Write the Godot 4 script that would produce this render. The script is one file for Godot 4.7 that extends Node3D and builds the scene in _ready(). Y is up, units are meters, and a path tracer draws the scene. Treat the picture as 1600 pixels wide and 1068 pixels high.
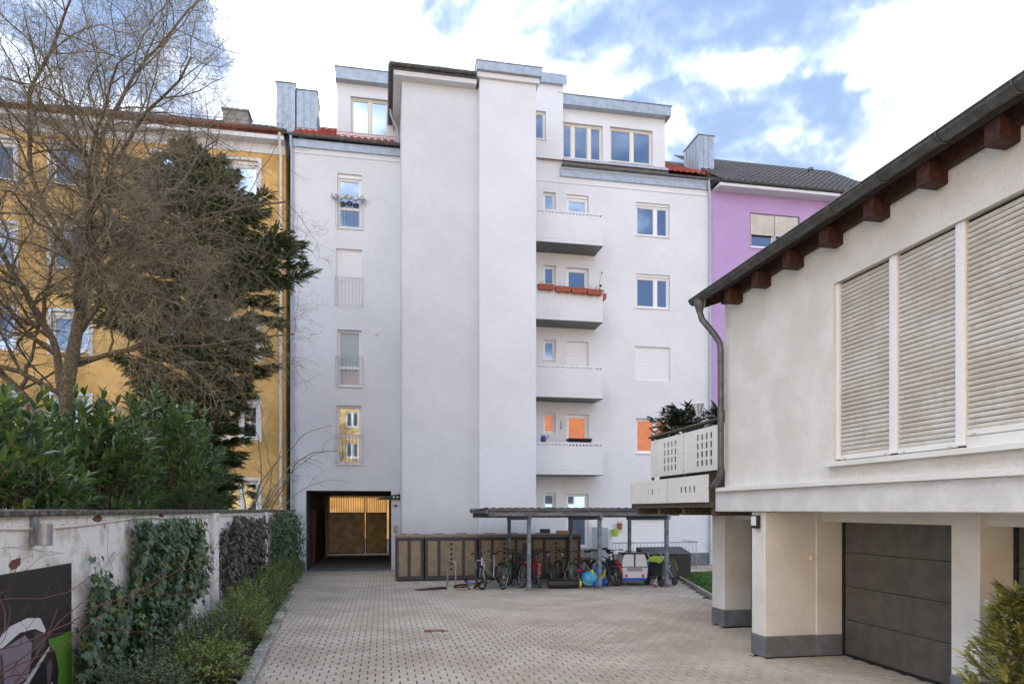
extends Node3D
# Courtyard of an apartment block. X runs along the white facade, -Z goes towards it, metres.

var M := {}
var used := {}

class MB:
	var v := PackedVector3Array()
	var n := PackedVector3Array()
	var col := PackedColorArray()
	var uv := PackedVector2Array()
	func tri(a: Vector3, b: Vector3, c: Vector3, nn: Vector3) -> void:
		v.push_back(a)
		if (a - c).cross(a - b).dot(nn) < 0.0:
			v.push_back(c); v.push_back(b)
		else:
			v.push_back(b); v.push_back(c)
		n.push_back(nn); n.push_back(nn); n.push_back(nn)
	func quad(a: Vector3, b: Vector3, c: Vector3, d: Vector3, nn := Vector3.ZERO) -> void:
		var q := nn
		if q == Vector3.ZERO: q = (a - c).cross(a - b).normalized()
		tri(a, b, c, q); tri(a, c, d, q)
	# box with chamfered edges; c is the centre
	func box(c: Vector3, s: Vector3, ch := 0.0, b := Basis.IDENTITY) -> void:
		var h := s * 0.5
		var k: float = min(ch, min(h.x, min(h.y, h.z)) * 0.9)
		for ax in 3:
			var e1 := (ax + 1) % 3
			var e2 := (ax + 2) % 3
			for sg in [-1.0, 1.0]:
				var nn := Vector3.ZERO
				nn[ax] = sg
				var ps := []
				for q in [[-1, -1], [1, -1], [1, 1], [-1, 1]]:
					var p := Vector3.ZERO
					p[ax] = sg * h[ax]
					p[e1] = q[0] * (h[e1] - k)
					p[e2] = q[1] * (h[e2] - k)
					ps.append(c + b * p)
				quad(ps[0], ps[1], ps[2], ps[3], (b * nn).normalized())
		if k <= 0.0: return
		for ax in 3:
			var e1 := (ax + 1) % 3
			var e2 := (ax + 2) % 3
			for s1 in [-1.0, 1.0]:
				for s2 in [-1.0, 1.0]:
					var ps := []
					for t in [-1.0, 1.0]:
						var p := Vector3.ZERO
						p[ax] = t * (h[ax] - k); p[e1] = s1 * h[e1]; p[e2] = s2 * (h[e2] - k)
						var q := Vector3.ZERO
						q[ax] = t * (h[ax] - k); q[e1] = s1 * (h[e1] - k); q[e2] = s2 * h[e2]
						ps.append(c + b * p); ps.append(c + b * q)
					var nn := Vector3.ZERO
					nn[e1] = s1; nn[e2] = s2
					quad(ps[0], ps[1], ps[3], ps[2], (b * nn).normalized())
		for sx in [-1.0, 1.0]:
			for sy in [-1.0, 1.0]:
				for sz in [-1.0, 1.0]:
					var o := Vector3(sx, sy, sz)
					tri(c + b * (Vector3(h.x, h.y - k, h.z - k) * o), c + b * (Vector3(h.x - k, h.y, h.z - k) * o), c + b * (Vector3(h.x - k, h.y - k, h.z) * o), (b * o).normalized())
	# box between two corners
	func bx(a: Vector3, b: Vector3, ch := 0.0) -> void:
		box((a + b) * 0.5, (b - a).abs(), ch)
	func bar(a: Vector3, b: Vector3, w: float, h: float, ch := 0.0) -> void:
		var d := b - a
		var z := d.normalized()
		var up := Vector3.UP if abs(z.y) < 0.95 else Vector3.RIGHT
		var x := up.cross(z).normalized()
		box((a + b) * 0.5, Vector3(w, h, d.length()), ch, Basis(x, z.cross(x), z))
	func tube(pts: Array, rad: Array, sides := 8, caps := true) -> void:
		var m := pts.size()
		var t0: Vector3 = (pts[1] - pts[0]).normalized()
		var up := Vector3.UP if abs(t0.y) < 0.9 else Vector3.RIGHT
		var x := up.cross(t0).normalized()
		var rings := []
		var nrm := []
		for i in m:
			var t: Vector3
			if i == 0: t = t0
			elif i == m - 1: t = (pts[i] - pts[i - 1]).normalized()
			else: t = ((pts[i + 1] - pts[i]).normalized() + (pts[i] - pts[i - 1]).normalized()).normalized()
			x = (x - t * x.dot(t)).normalized()
			var y := t.cross(x)
			var r: float = rad[min(i, rad.size() - 1)]
			var ring := []
			var ns := []
			for k in sides:
				var a := TAU * k / sides
				var d := x * cos(a) + y * sin(a)
				ns.append(d)
				ring.append(pts[i] + d * r)
			rings.append(ring); nrm.append(ns)
		for i in m - 1:
			for k in sides:
				var j := (k + 1) % sides
				var a: Vector3 = rings[i][k]; var b: Vector3 = rings[i + 1][k]
				var c: Vector3 = rings[i + 1][j]; var d: Vector3 = rings[i][j]
				v.push_back(a); v.push_back(b); v.push_back(c)
				v.push_back(a); v.push_back(c); v.push_back(d)
				n.push_back(nrm[i][k]); n.push_back(nrm[i + 1][k]); n.push_back(nrm[i + 1][j])
				n.push_back(nrm[i][k]); n.push_back(nrm[i + 1][j]); n.push_back(nrm[i][j])
		if caps:
			for e in [0, m - 1]:
				var t: Vector3 = (pts[0] - pts[1]).normalized() if e == 0 else (pts[e] - pts[e - 1]).normalized()
				for k in range(1, sides - 1): tri(rings[e][0], rings[e][k], rings[e][k + 1], t)
	func rod(a: Vector3, b: Vector3, r: float, sides := 6) -> void:
		tube([a, b], [r, r], sides)
	# profile of (radius, height) turned about an axis through c
	func lathe(c: Vector3, prof: Array, sides := 16, b := Basis.IDENTITY) -> void:
		for i in prof.size() - 1:
			var p: Vector2 = prof[i]; var q: Vector2 = prof[i + 1]
			var sl := Vector2(q.y - p.y, p.x - q.x)
			if sl.length() < 1e-6: continue
			sl = sl.normalized()
			for k in sides:
				var a0 := TAU * k / sides; var a1 := TAU * (k + 1) / sides
				var d0 := Vector3(cos(a0), 0, sin(a0)); var d1 := Vector3(cos(a1), 0, sin(a1))
				var dm := (d0 + d1).normalized()
				var nn := b * (dm * sl.x + Vector3.UP * sl.y).normalized()
				var A := c + b * (d0 * p.x + Vector3.UP * p.y); var B := c + b * (d1 * p.x + Vector3.UP * p.y)
				var C := c + b * (d1 * q.x + Vector3.UP * q.y); var D := c + b * (d0 * q.x + Vector3.UP * q.y)
				if p.x > 1e-5: tri(A, B, C, nn)
				if q.x > 1e-5: tri(A, C, D, nn)
	# flat polygon (2D points mapped by o + x*ax + y*ay), thickness along nn
	func prism(poly: PackedVector2Array, o: Vector3, ax: Vector3, ay: Vector3, th: float) -> void:
		var nn := ax.cross(ay).normalized()
		var idx := Geometry2D.triangulate_polygon(poly)
		var f := []
		var g := []
		for p in poly:
			f.append(o + ax * p.x + ay * p.y + nn * th * 0.5)
			g.append(o + ax * p.x + ay * p.y - nn * th * 0.5)
		for i in range(0, idx.size(), 3):
			tri(f[idx[i]], f[idx[i + 1]], f[idx[i + 2]], nn)
			if th > 0.0: tri(g[idx[i]], g[idx[i + 1]], g[idx[i + 2]], -nn)
		if th <= 0.0: return
		var cw := Geometry2D.is_polygon_clockwise(poly)
		for i in poly.size():
			var j := (i + 1) % poly.size()
			var e: Vector3 = (f[j] - f[i]).normalized()
			var o2 := e.cross(nn) if not cw else nn.cross(e)
			quad(f[i], f[j], g[j], g[i], o2)
	func mesh() -> ArrayMesh:
		var a := []
		a.resize(Mesh.ARRAY_MAX)
		a[Mesh.ARRAY_VERTEX] = v
		a[Mesh.ARRAY_NORMAL] = n
		if uv.size() == v.size(): a[Mesh.ARRAY_TEX_UV] = uv
		if col.size() == v.size(): a[Mesh.ARRAY_COLOR] = col
		var m := ArrayMesh.new()
		m.add_surface_from_arrays(Mesh.PRIMITIVE_TRIANGLES, a)
		return m

func numbered(called: String) -> String:
	used[called] = used.get(called, -1) + 1
	return called if used[called] == 0 else "%s_%03d" % [called, used[called]]
func part(called: String, g, m: Material, parent: Node) -> MeshInstance3D:
	var o := MeshInstance3D.new()
	o.name = called
	o.mesh = g.mesh() if g is MB else g
	o.material_override = m
	parent.add_child(o, true)
	return o
func tag(o: Node, label: String, category: String, group := "") -> Node:
	o.set_meta("label", label); o.set_meta("category", category)
	if group: o.set_meta("group", group)
	return o
func thing(called: String, label: String, category: String, at := Vector3.ZERO, turn := 0.0, group := "") -> Node3D:
	var o := Node3D.new()
	o.name = numbered(called)
	add_child(o)
	o.position = at; o.rotation.y = turn
	tag(o, label, category, group)
	return o
func solo(called: String, g, m: Material, label: String, category: String, group := "") -> MeshInstance3D:
	var o := part(numbered(called), g, m, self)
	tag(o, label, category, group)
	return o
func struct(called: String, g, m: Material) -> MeshInstance3D:
	var o := part(called, g, m, self)
	o.set_meta("kind", "structure")
	return o
func stuff(o: Node) -> Node:
	o.set_meta("kind", "stuff")
	return o
func rng(s: int) -> RandomNumberGenerator:
	var r := RandomNumberGenerator.new()
	r.seed = s
	return r

# ---------- materials ----------
func noise_img(sd: int, freq: float, oct: int, size := 256) -> Image:
	var f := FastNoiseLite.new()
	f.seed = sd; f.frequency = freq; f.fractal_octaves = oct
	f.noise_type = FastNoiseLite.TYPE_SIMPLEX_SMOOTH
	return f.get_seamless_image(size, size)
# colour texture running between two tints over coarse and fine noise, with sparse spots
func mottle(sd: int, c0: Color, c1: Color, f0 := 0.01, f1 := 0.08, spot := 0.0, cs := Color.BLACK, size := 256) -> ImageTexture:
	var a := noise_img(sd, f0, 4, size)
	var b := noise_img(sd + 7, f1, 3, size)
	var d := noise_img(sd + 13, f1 * 0.6, 3, size)
	var im := Image.create(size, size, true, Image.FORMAT_RGB8)
	for y in size:
		for x in size:
			var t: float = clamp(a.get_pixel(x, y).r * 0.65 + b.get_pixel(x, y).r * 0.35, 0, 1)
			var c := c0.lerp(c1, smoothstep(0.2, 0.8, t))
			if spot > 0.0:
				c = c.lerp(cs, smoothstep(1.0 - spot, 1.0 - spot + 0.12, d.get_pixel(x, y).r))
			im.set_pixel(x, y, c)
	im.generate_mipmaps()
	return ImageTexture.create_from_image(im)
func bump(sd: int, freq: float, oct: int, strength: float, size := 256) -> ImageTexture:
	var im := noise_img(sd, freq, oct, size)
	im.convert(Image.FORMAT_RGBA8)
	im.bump_map_to_normal_map(strength)
	im.generate_mipmaps()
	return ImageTexture.create_from_image(im)
func mat(c: Color, rough := 0.8, metal := 0.0, tex: Texture2D = null, scale := 1.0, nrm: Texture2D = null, nscale := 1.0) -> StandardMaterial3D:
	var m := StandardMaterial3D.new()
	m.albedo_color = c
	m.roughness = rough; m.metallic = metal
	if tex or nrm:
		m.uv1_triplanar = true; m.uv1_world_triplanar = true
		m.uv1_scale = Vector3.ONE * scale
	if tex: m.albedo_texture = tex
	if nrm:
		m.normal_enabled = true; m.normal_texture = nrm; m.normal_scale = nscale
	return m
func lin(r: float, g: float, b: float) -> Color:
	return Color(r, g, b).linear_to_srgb()

func make_materials() -> void:
	var fine := bump(3, 0.4, 2, 1.2, 512)
	var rough := bump(5, 0.32, 3, 3.0, 512)
	var plaster_t := mottle(11, Color(0.968, 0.968, 0.966), Color(1, 1, 1), 0.006, 0.05)
	var grime_t := mottle(21, Color(0.84, 0.83, 0.8), Color(1, 1, 1), 0.01, 0.06)
	M.white = mat(lin(0.69, 0.715, 0.74), 0.9, 0, plaster_t, 0.22, fine, 0.25)
	M.brickwhite = mat(lin(0.61, 0.635, 0.665), 0.9, 0, plaster_t, 0.3, fine, 0.4)
	M.yellow = mat(lin(0.72, 0.46, 0.165), 0.9, 0, grime_t, 0.2, fine, 0.3)
	M.purple = mat(lin(0.46, 0.31, 0.55), 0.9, 0, plaster_t, 0.25, fine, 0.3)
	M.cream = mat(lin(0.79, 0.77, 0.725), 0.92, 0, mottle(31, Color(0.94, 0.935, 0.925), Color(1, 1, 1), 0.012, 0.2), 0.35, rough, 0.9)
	M.band = mat(lin(0.76, 0.75, 0.745), 0.92, 0, mottle(33, Color(0.93, 0.93, 0.93), Color(1, 1, 1), 0.02, 0.2), 0.5, rough, 1.0)
	M.pier = mat(lin(0.79, 0.775, 0.735), 0.92, 0, mottle(35, Color(0.95, 0.945, 0.935), Color(1, 1, 1), 0.012, 0.15), 0.4, rough, 0.6)
	M.plinth = mat(lin(0.20, 0.225, 0.26), 0.85, 0, grime_t, 0.8, fine, 0.4)
	M.frame = mat(lin(0.78, 0.78, 0.77), 0.4)
	M.cream_frame = mat(lin(0.72, 0.69, 0.6), 0.5)
	M.pane = mat(lin(0.22, 0.28, 0.37), 0.03, 0.92)
	M.glass = mat(Color(0.75, 0.85, 0.9, 0.12), 0.02)
	M.glass.transparency = BaseMaterial3D.TRANSPARENCY_ALPHA
	M.dark = mat(lin(0.02, 0.02, 0.022), 0.5)
	M.black = mat(lin(0.012, 0.012, 0.013), 0.6)
	M.rubber = mat(lin(0.02, 0.02, 0.02), 0.75)
	M.zinc = mat(lin(0.40, 0.475, 0.55), 0.45, 0.3, mottle(41, Color(0.9, 0.9, 0.9), Color(1, 1, 1), 0.02, 0.1), 0.6)
	M.gutter = mat(lin(0.17, 0.18, 0.18), 0.45, 0.5, mottle(43, Color(0.72, 0.72, 0.7), Color(1, 1, 1), 0.02, 0.1), 0.9)
	M.steel = mat(lin(0.40, 0.43, 0.47), 0.4, 0.6, grime_t, 1.0)
	M.shelter = mat(lin(0.25, 0.29, 0.35), 0.6, 0.1, mottle(45, Color(0.72, 0.72, 0.72), Color(1, 1, 1), 0.02, 0.12), 0.9)
	M.tile_red = mat(lin(0.36, 0.085, 0.045), 0.8, 0, grime_t, 1.2)
	M.tile_dark = mat(lin(0.10, 0.095, 0.095), 0.7, 0, grime_t, 1.2)
	M.tile_orange = mat(lin(0.62, 0.17, 0.05), 0.8, 0, grime_t, 0.6)
	M.rust = mat(lin(0.20, 0.075, 0.045), 0.75, 0.1, grime_t, 1.5)
	M.redmetal = mat(lin(0.42, 0.06, 0.05), 0.6)
	M.shutter = mat(lin(0.62, 0.605, 0.57), 0.5, 0, mottle(51, Color(0.90, 0.87, 0.82), Color(1, 1, 1), 0.012, 0.08, 0.16, Color(0.86, 0.79, 0.70)), 0.5)
	M.shutter_white = mat(lin(0.76, 0.77, 0.78), 0.5)
	M.wood = mat(lin(0.085, 0.032, 0.02), 0.7, 0, mottle(53, Color(0.6, 0.55, 0.5), Color(1, 1, 1), 0.03, 0.15), 1.5)
	M.greywood = mat(lin(0.15, 0.115, 0.085), 0.85, 0, mottle(55, Color(0.55, 0.55, 0.55), Color(1, 1, 1), 0.03, 0.15), 2.0)
	M.garage = mat(lin(0.15, 0.14, 0.125), 0.5, 0.1, mottle(57, Color(0.86, 0.86, 0.86), Color(1, 1, 1), 0.015, 0.1), 0.7, bump(59, 0.12, 3, 2.0), 0.3)
	M.panel = mat(lin(0.74, 0.73, 0.69), 0.55, 0, plaster_t, 0.8)
	M.bin_frame = mat(lin(0.055, 0.055, 0.065), 0.55, 0.2)
	M.bin_panel = mat(lin(0.25, 0.222, 0.18), 0.42, 0.6, mottle(61, Color(0.9, 0.9, 0.89), Color(1, 1, 1), 0.012, 0.1), 0.9)
	M.gate_panel = mat(lin(0.45, 0.39, 0.31), 0.45, 0.4, mottle(63, Color(0.8, 0.79, 0.77), Color(1, 1, 1), 0.014, 0.05), 0.6)
	M.concrete = mat(lin(0.34, 0.33, 0.32), 0.9, 0, mottle(65, Color(0.75, 0.74, 0.72), Color(1, 1, 1), 0.02, 0.1, 0.2, Color(0.6, 0.58, 0.55)), 0.5, fine, 0.5)
	M.paver = []
	var pt := mottle(67, Color(0.88, 0.86, 0.84), Color(1, 1, 1), 0.006, 0.09, 0.2, Color(0.76, 0.71, 0.66), 512)
	for c in [[0.50, 0.43, 0.345], [0.475, 0.41, 0.335], [0.52, 0.45, 0.36], [0.485, 0.42, 0.35]]:
		M.paver.append(mat(lin(c[0], c[1], c[2]), 0.88, 0, pt, 0.23, fine, 0.6))
	M.joint = mat(lin(0.04, 0.034, 0.028), 0.95, 0, grime_t, 2.0)
	M.granite = []
	for c in [[0.46, 0.44, 0.40], [0.39, 0.38, 0.355], [0.52, 0.49, 0.43]]:
		M.granite.append(mat(lin(c[0], c[1], c[2]), 0.9, 0, mottle(69, Color(0.75, 0.75, 0.73), Color(1, 1, 1), 0.05, 0.2), 1.2, rough, 0.8))
	M.soil = mat(lin(0.075, 0.055, 0.04), 1.0, 0, mottle(71, Color(0.5, 0.5, 0.5), Color(1, 1, 1), 0.04, 0.2), 1.0, rough, 1.0)
	M.lawn = mat(lin(0.05, 0.12, 0.018), 1.0, 0, mottle(73, Color(0.6, 0.6, 0.5), Color(1, 1, 1), 0.03, 0.2), 0.8)
	M.ground = mat(lin(0.16, 0.15, 0.14), 0.95, 0, grime_t, 0.3)
	M.asphalt = mat(lin(0.06, 0.06, 0.062), 0.9, 0, grime_t, 0.6)
	M.oldwhite = mat(Color(1, 1, 1), 0.92, 0, wall_paint(), 1.0, rough, 0.5)
	M.oldwhite.uv1_scale = Vector3(0.25, 0.25, 0.25)
	M.coping = mat(lin(0.20, 0.19, 0.17), 0.95, 0, mottle(75, Color(0.5, 0.5, 0.45), Color(1, 1, 1), 0.03, 0.15), 1.0, rough, 1.0)
	M.bark = mat(lin(0.23, 0.195, 0.155), 0.95, 0, mottle(77, Color(0.45, 0.45, 0.42), Color(1, 1, 0.95), 0.03, 0.12, 0.28, Color(0.9, 0.95, 0.55)), 2.2, rough, 1.2)
	M.twig = mat(lin(0.38, 0.345, 0.285), 0.9, 0, mottle(79, Color(0.55, 0.5, 0.48), Color(1, 1, 0.92), 0.02, 0.1, 0.25, Color(0.95, 1.0, 0.7)), 0.9)
	M.redtwig = mat(lin(0.13, 0.055, 0.045), 0.8)
	M.leafmat = leaf_mat(0.42, 0.0)
	M.needle = leaf_mat(0.7, 0.0)
	M.small_leaf = leaf_mat(0.55, 0.0)
	M.terracotta = mat(lin(0.34, 0.09, 0.045), 0.75)
	M.white_plastic = mat(lin(0.74, 0.75, 0.77), 0.45)
	M.blue_plastic = mat(lin(0.02, 0.12, 0.55), 0.4)
	M.cyan_plastic = mat(lin(0.06, 0.38, 0.62), 0.4)
	M.lime = mat(lin(0.42, 0.58, 0.06), 0.6)
	M.red = mat(lin(0.55, 0.025, 0.02), 0.4)
	M.green = mat(lin(0.03, 0.28, 0.06), 0.45)
	M.yellow_plastic = mat(lin(0.7, 0.6, 0.03), 0.5)
	M.orange_paint = mat(lin(0.6, 0.2, 0.04), 0.5)
	M.chrome = mat(lin(0.6, 0.6, 0.6), 0.25, 0.9)
	M.silver = mat(lin(0.45, 0.46, 0.48), 0.35, 0.6)
	M.paint_black = mat(lin(0.015, 0.015, 0.017), 0.3)
	M.paint_red = mat(lin(0.36, 0.02, 0.02), 0.3)
	M.paint_green = mat(lin(0.02, 0.10, 0.035), 0.3)
	M.paint_purple = mat(lin(0.2, 0.03, 0.3), 0.3)
	M.cloth = mat(lin(0.70, 0.72, 0.74), 0.85)
	M.pinkwhite = mat(lin(0.75, 0.55, 0.56), 0.5)
	M.interior = mat(lin(0.10, 0.095, 0.09), 0.9)  # pale passage walls coloured dark: the missing light is put into the tone

func leaf_mat(rough: float, metal: float) -> StandardMaterial3D:
	var m := mat(Color.WHITE, rough, metal)
	m.vertex_color_use_as_albedo = true
	m.backlight_enabled = true
	m.backlight = Color(0.10, 0.14, 0.04)
	return m

# flaking white paint over old render: streaks of moss, bare spots
func wall_paint() -> ImageTexture:
	var w := 1024
	var h := 1024
	var a := noise_img(81, 0.012, 4, w)
	var b := noise_img(82, 0.06, 4, w)
	var f := FastNoiseLite.new()
	f.seed = 83; f.frequency = 1.0; f.fractal_octaves = 3
	var im := Image.create(w, h, true, Image.FORMAT_RGB8)
	var white := Color(0.90, 0.89, 0.87)
	var moss := Color(0.36, 0.34, 0.28)
	var bare := Color(0.62, 0.52, 0.40)
	for y in h:
		for x in w:
			var an := TAU * x / w
			var st := f.get_noise_3d(cos(an) * 12.0, sin(an) * 12.0, 3.0 * sin(TAU * y / h)) * 0.5 + 0.5
			var fi := f.get_noise_3d(cos(an) * 60.0, sin(an) * 60.0, 9.0 * sin(TAU * y / h)) * 0.5 + 0.5
			var n0 := a.get_pixel(x, y).r
			var n1 := b.get_pixel(x, y).r
			var c := white.lerp(Color(0.80, 0.78, 0.74), smoothstep(0.45, 0.75, n0))
			c = c.lerp(moss, 0.75 * smoothstep(0.60, 0.74, st * 0.6 + n1 * 0.4) * smoothstep(0.5, 0.62, fi))
			c = c.lerp(bare, smoothstep(0.78, 0.82, n0 * 0.7 + n1 * 0.3))
			c = c.lerp(Color(0.2, 0.19, 0.16), 0.8 * smoothstep(0.76, 0.80, n1 * 0.5 + fi * 0.5))
			im.set_pixel(x, y, c)
	im.generate_mipmaps()
	return ImageTexture.create_from_image(im)

func sky_image() -> Image:
	var w := 2048
	var h := 1024
	var im := Image.create(w, h, false, Image.FORMAT_RGBF)
	var f := FastNoiseLite.new()
	f.seed = SKY_SEED; f.frequency = 1.25; f.fractal_octaves = 7; f.fractal_gain = 0.58
	f.noise_type = FastNoiseLite.TYPE_SIMPLEX_SMOOTH
	f.domain_warp_enabled = true; f.domain_warp_amplitude = 0.5; f.domain_warp_frequency = 0.5
	var g := FastNoiseLite.new()
	g.seed = SKY_SEED + 5; g.frequency = 0.5; g.fractal_octaves = 3
	var fine := FastNoiseLite.new()
	fine.seed = SKY_SEED + 9; fine.frequency = 4.5; fine.fractal_octaves = 5
	for y in h:
		var el := PI * 0.5 - PI * (y + 0.5) / h
		if el < -0.06:
			for x in w: im.set_pixel(x, y, Color(0.30, 0.29, 0.28))
			continue
		var sy := sin(el)
		var k: float = 1.0 / (maxf(sy, 0.0) + 0.16)
		var top: float = clamp(sy, 0, 1)
		var blue := Color(0.104, 0.132, 0.174).lerp(Color(0.05, 0.085, 0.16), pow(top, 0.8))
		for x in w:
			var az := TAU * ((x + 0.5) / w - 0.5)
			var px := sin(az) * cos(el) * k
			var pz := -cos(az) * cos(el) * k
			var d := f.get_noise_2d(px, pz) * 0.75 + g.get_noise_2d(px, pz) * 0.45 + fine.get_noise_2d(px, pz) * 0.22 + SKY_COVER
			var t := pow(smoothstep(-0.28, 0.62, d), 2.0)
			var cl := Color(1.42, 1.43, 1.47)
			var c := blue.lerp(cl, t * 0.96)
			var hz := smoothstep(0.22, 0.0, sy)
			c = c.lerp(Color(0.6, 0.63, 0.68), hz * 0.5)
			im.set_pixel(x, y, c)
	return im

const SKY_SEED := 14
const SKY_COVER := -0.02
const SUN_ENERGY := 1.0
const EXPOSURE := 5.7

func setup() -> void:
	var cam := Camera3D.new()
	cam.name = "camera"
	cam.projection = Camera3D.PROJECTION_FRUSTUM
	cam.near = 0.1
	cam.far = 600.0
	cam.size = 0.1 * 1068.0 / 1060.0
	cam.frustum_offset = Vector2(0, 0.1 * 262.0 / 1060.0)
	cam.position = Vector3(0, 2.2, 0)
	cam.rotation_degrees = Vector3(0, -10.74, 0)
	add_child(cam)
	cam.current = true
	var e := Environment.new()
	e.background_mode = Environment.BG_SKY
	var sm := PanoramaSkyMaterial.new()
	sm.panorama = ImageTexture.create_from_image(sky_image())
	var sk := Sky.new()
	sk.sky_material = sm
	e.sky = sk
	e.tonemap_mode = Environment.TONE_MAPPER_LINEAR
	e.tonemap_exposure = EXPOSURE
	e.sdfgi_enabled = true; e.ssao_enabled = true; e.ssil_enabled = true
	var we := WorldEnvironment.new()
	we.name = "world_environment"
	we.environment = e
	add_child(we)
	# low winter sun standing behind the white block: the court lies in its shade
	var sun := DirectionalLight3D.new()
	sun.name = "sun"
	sun.light_energy = SUN_ENERGY
	sun.light_color = Color(1.0, 0.94, 0.84)
	sun.light_angular_distance = 0.5
	sun.shadow_enabled = true
	sun.basis = Basis.looking_at(Vector3(-0.12, -0.40, 0.9).normalized())
	add_child(sun)

# ---------- ground ----------
func paver_mesh(w: float, d: float) -> ArrayMesh:
	# top with a small chamfer and short sides, 18 triangles
	var g := MB.new()
	var h := 0.05
	var k := 0.006
	var a := w * 0.5
	var b := d * 0.5
	var t := [Vector3(-a + k, 0, -b + k), Vector3(a - k, 0, -b + k), Vector3(a - k, 0, b - k), Vector3(-a + k, 0, b - k)]
	var m := [Vector3(-a, -k, -b), Vector3(a, -k, -b), Vector3(a, -k, b), Vector3(-a, -k, b)]
	g.quad(t[0], t[1], t[2], t[3], Vector3.UP)
	var ns := [Vector3(0, 0, -1), Vector3(1, 0, 0), Vector3(0, 0, 1), Vector3(-1, 0, 0)]
	for i in 4:
		var j := (i + 1) % 4
		g.quad(t[i], t[j], m[j], m[i], (ns[i] + Vector3.UP).normalized())
		g.quad(m[i], m[j], m[j] + Vector3(0, -h, 0), m[i] + Vector3(0, -h, 0), ns[i])
	return g.mesh()

func kerb_x(z: float) -> float:
	return -1.62 + (z + 9.03) * 0.0716

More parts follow.
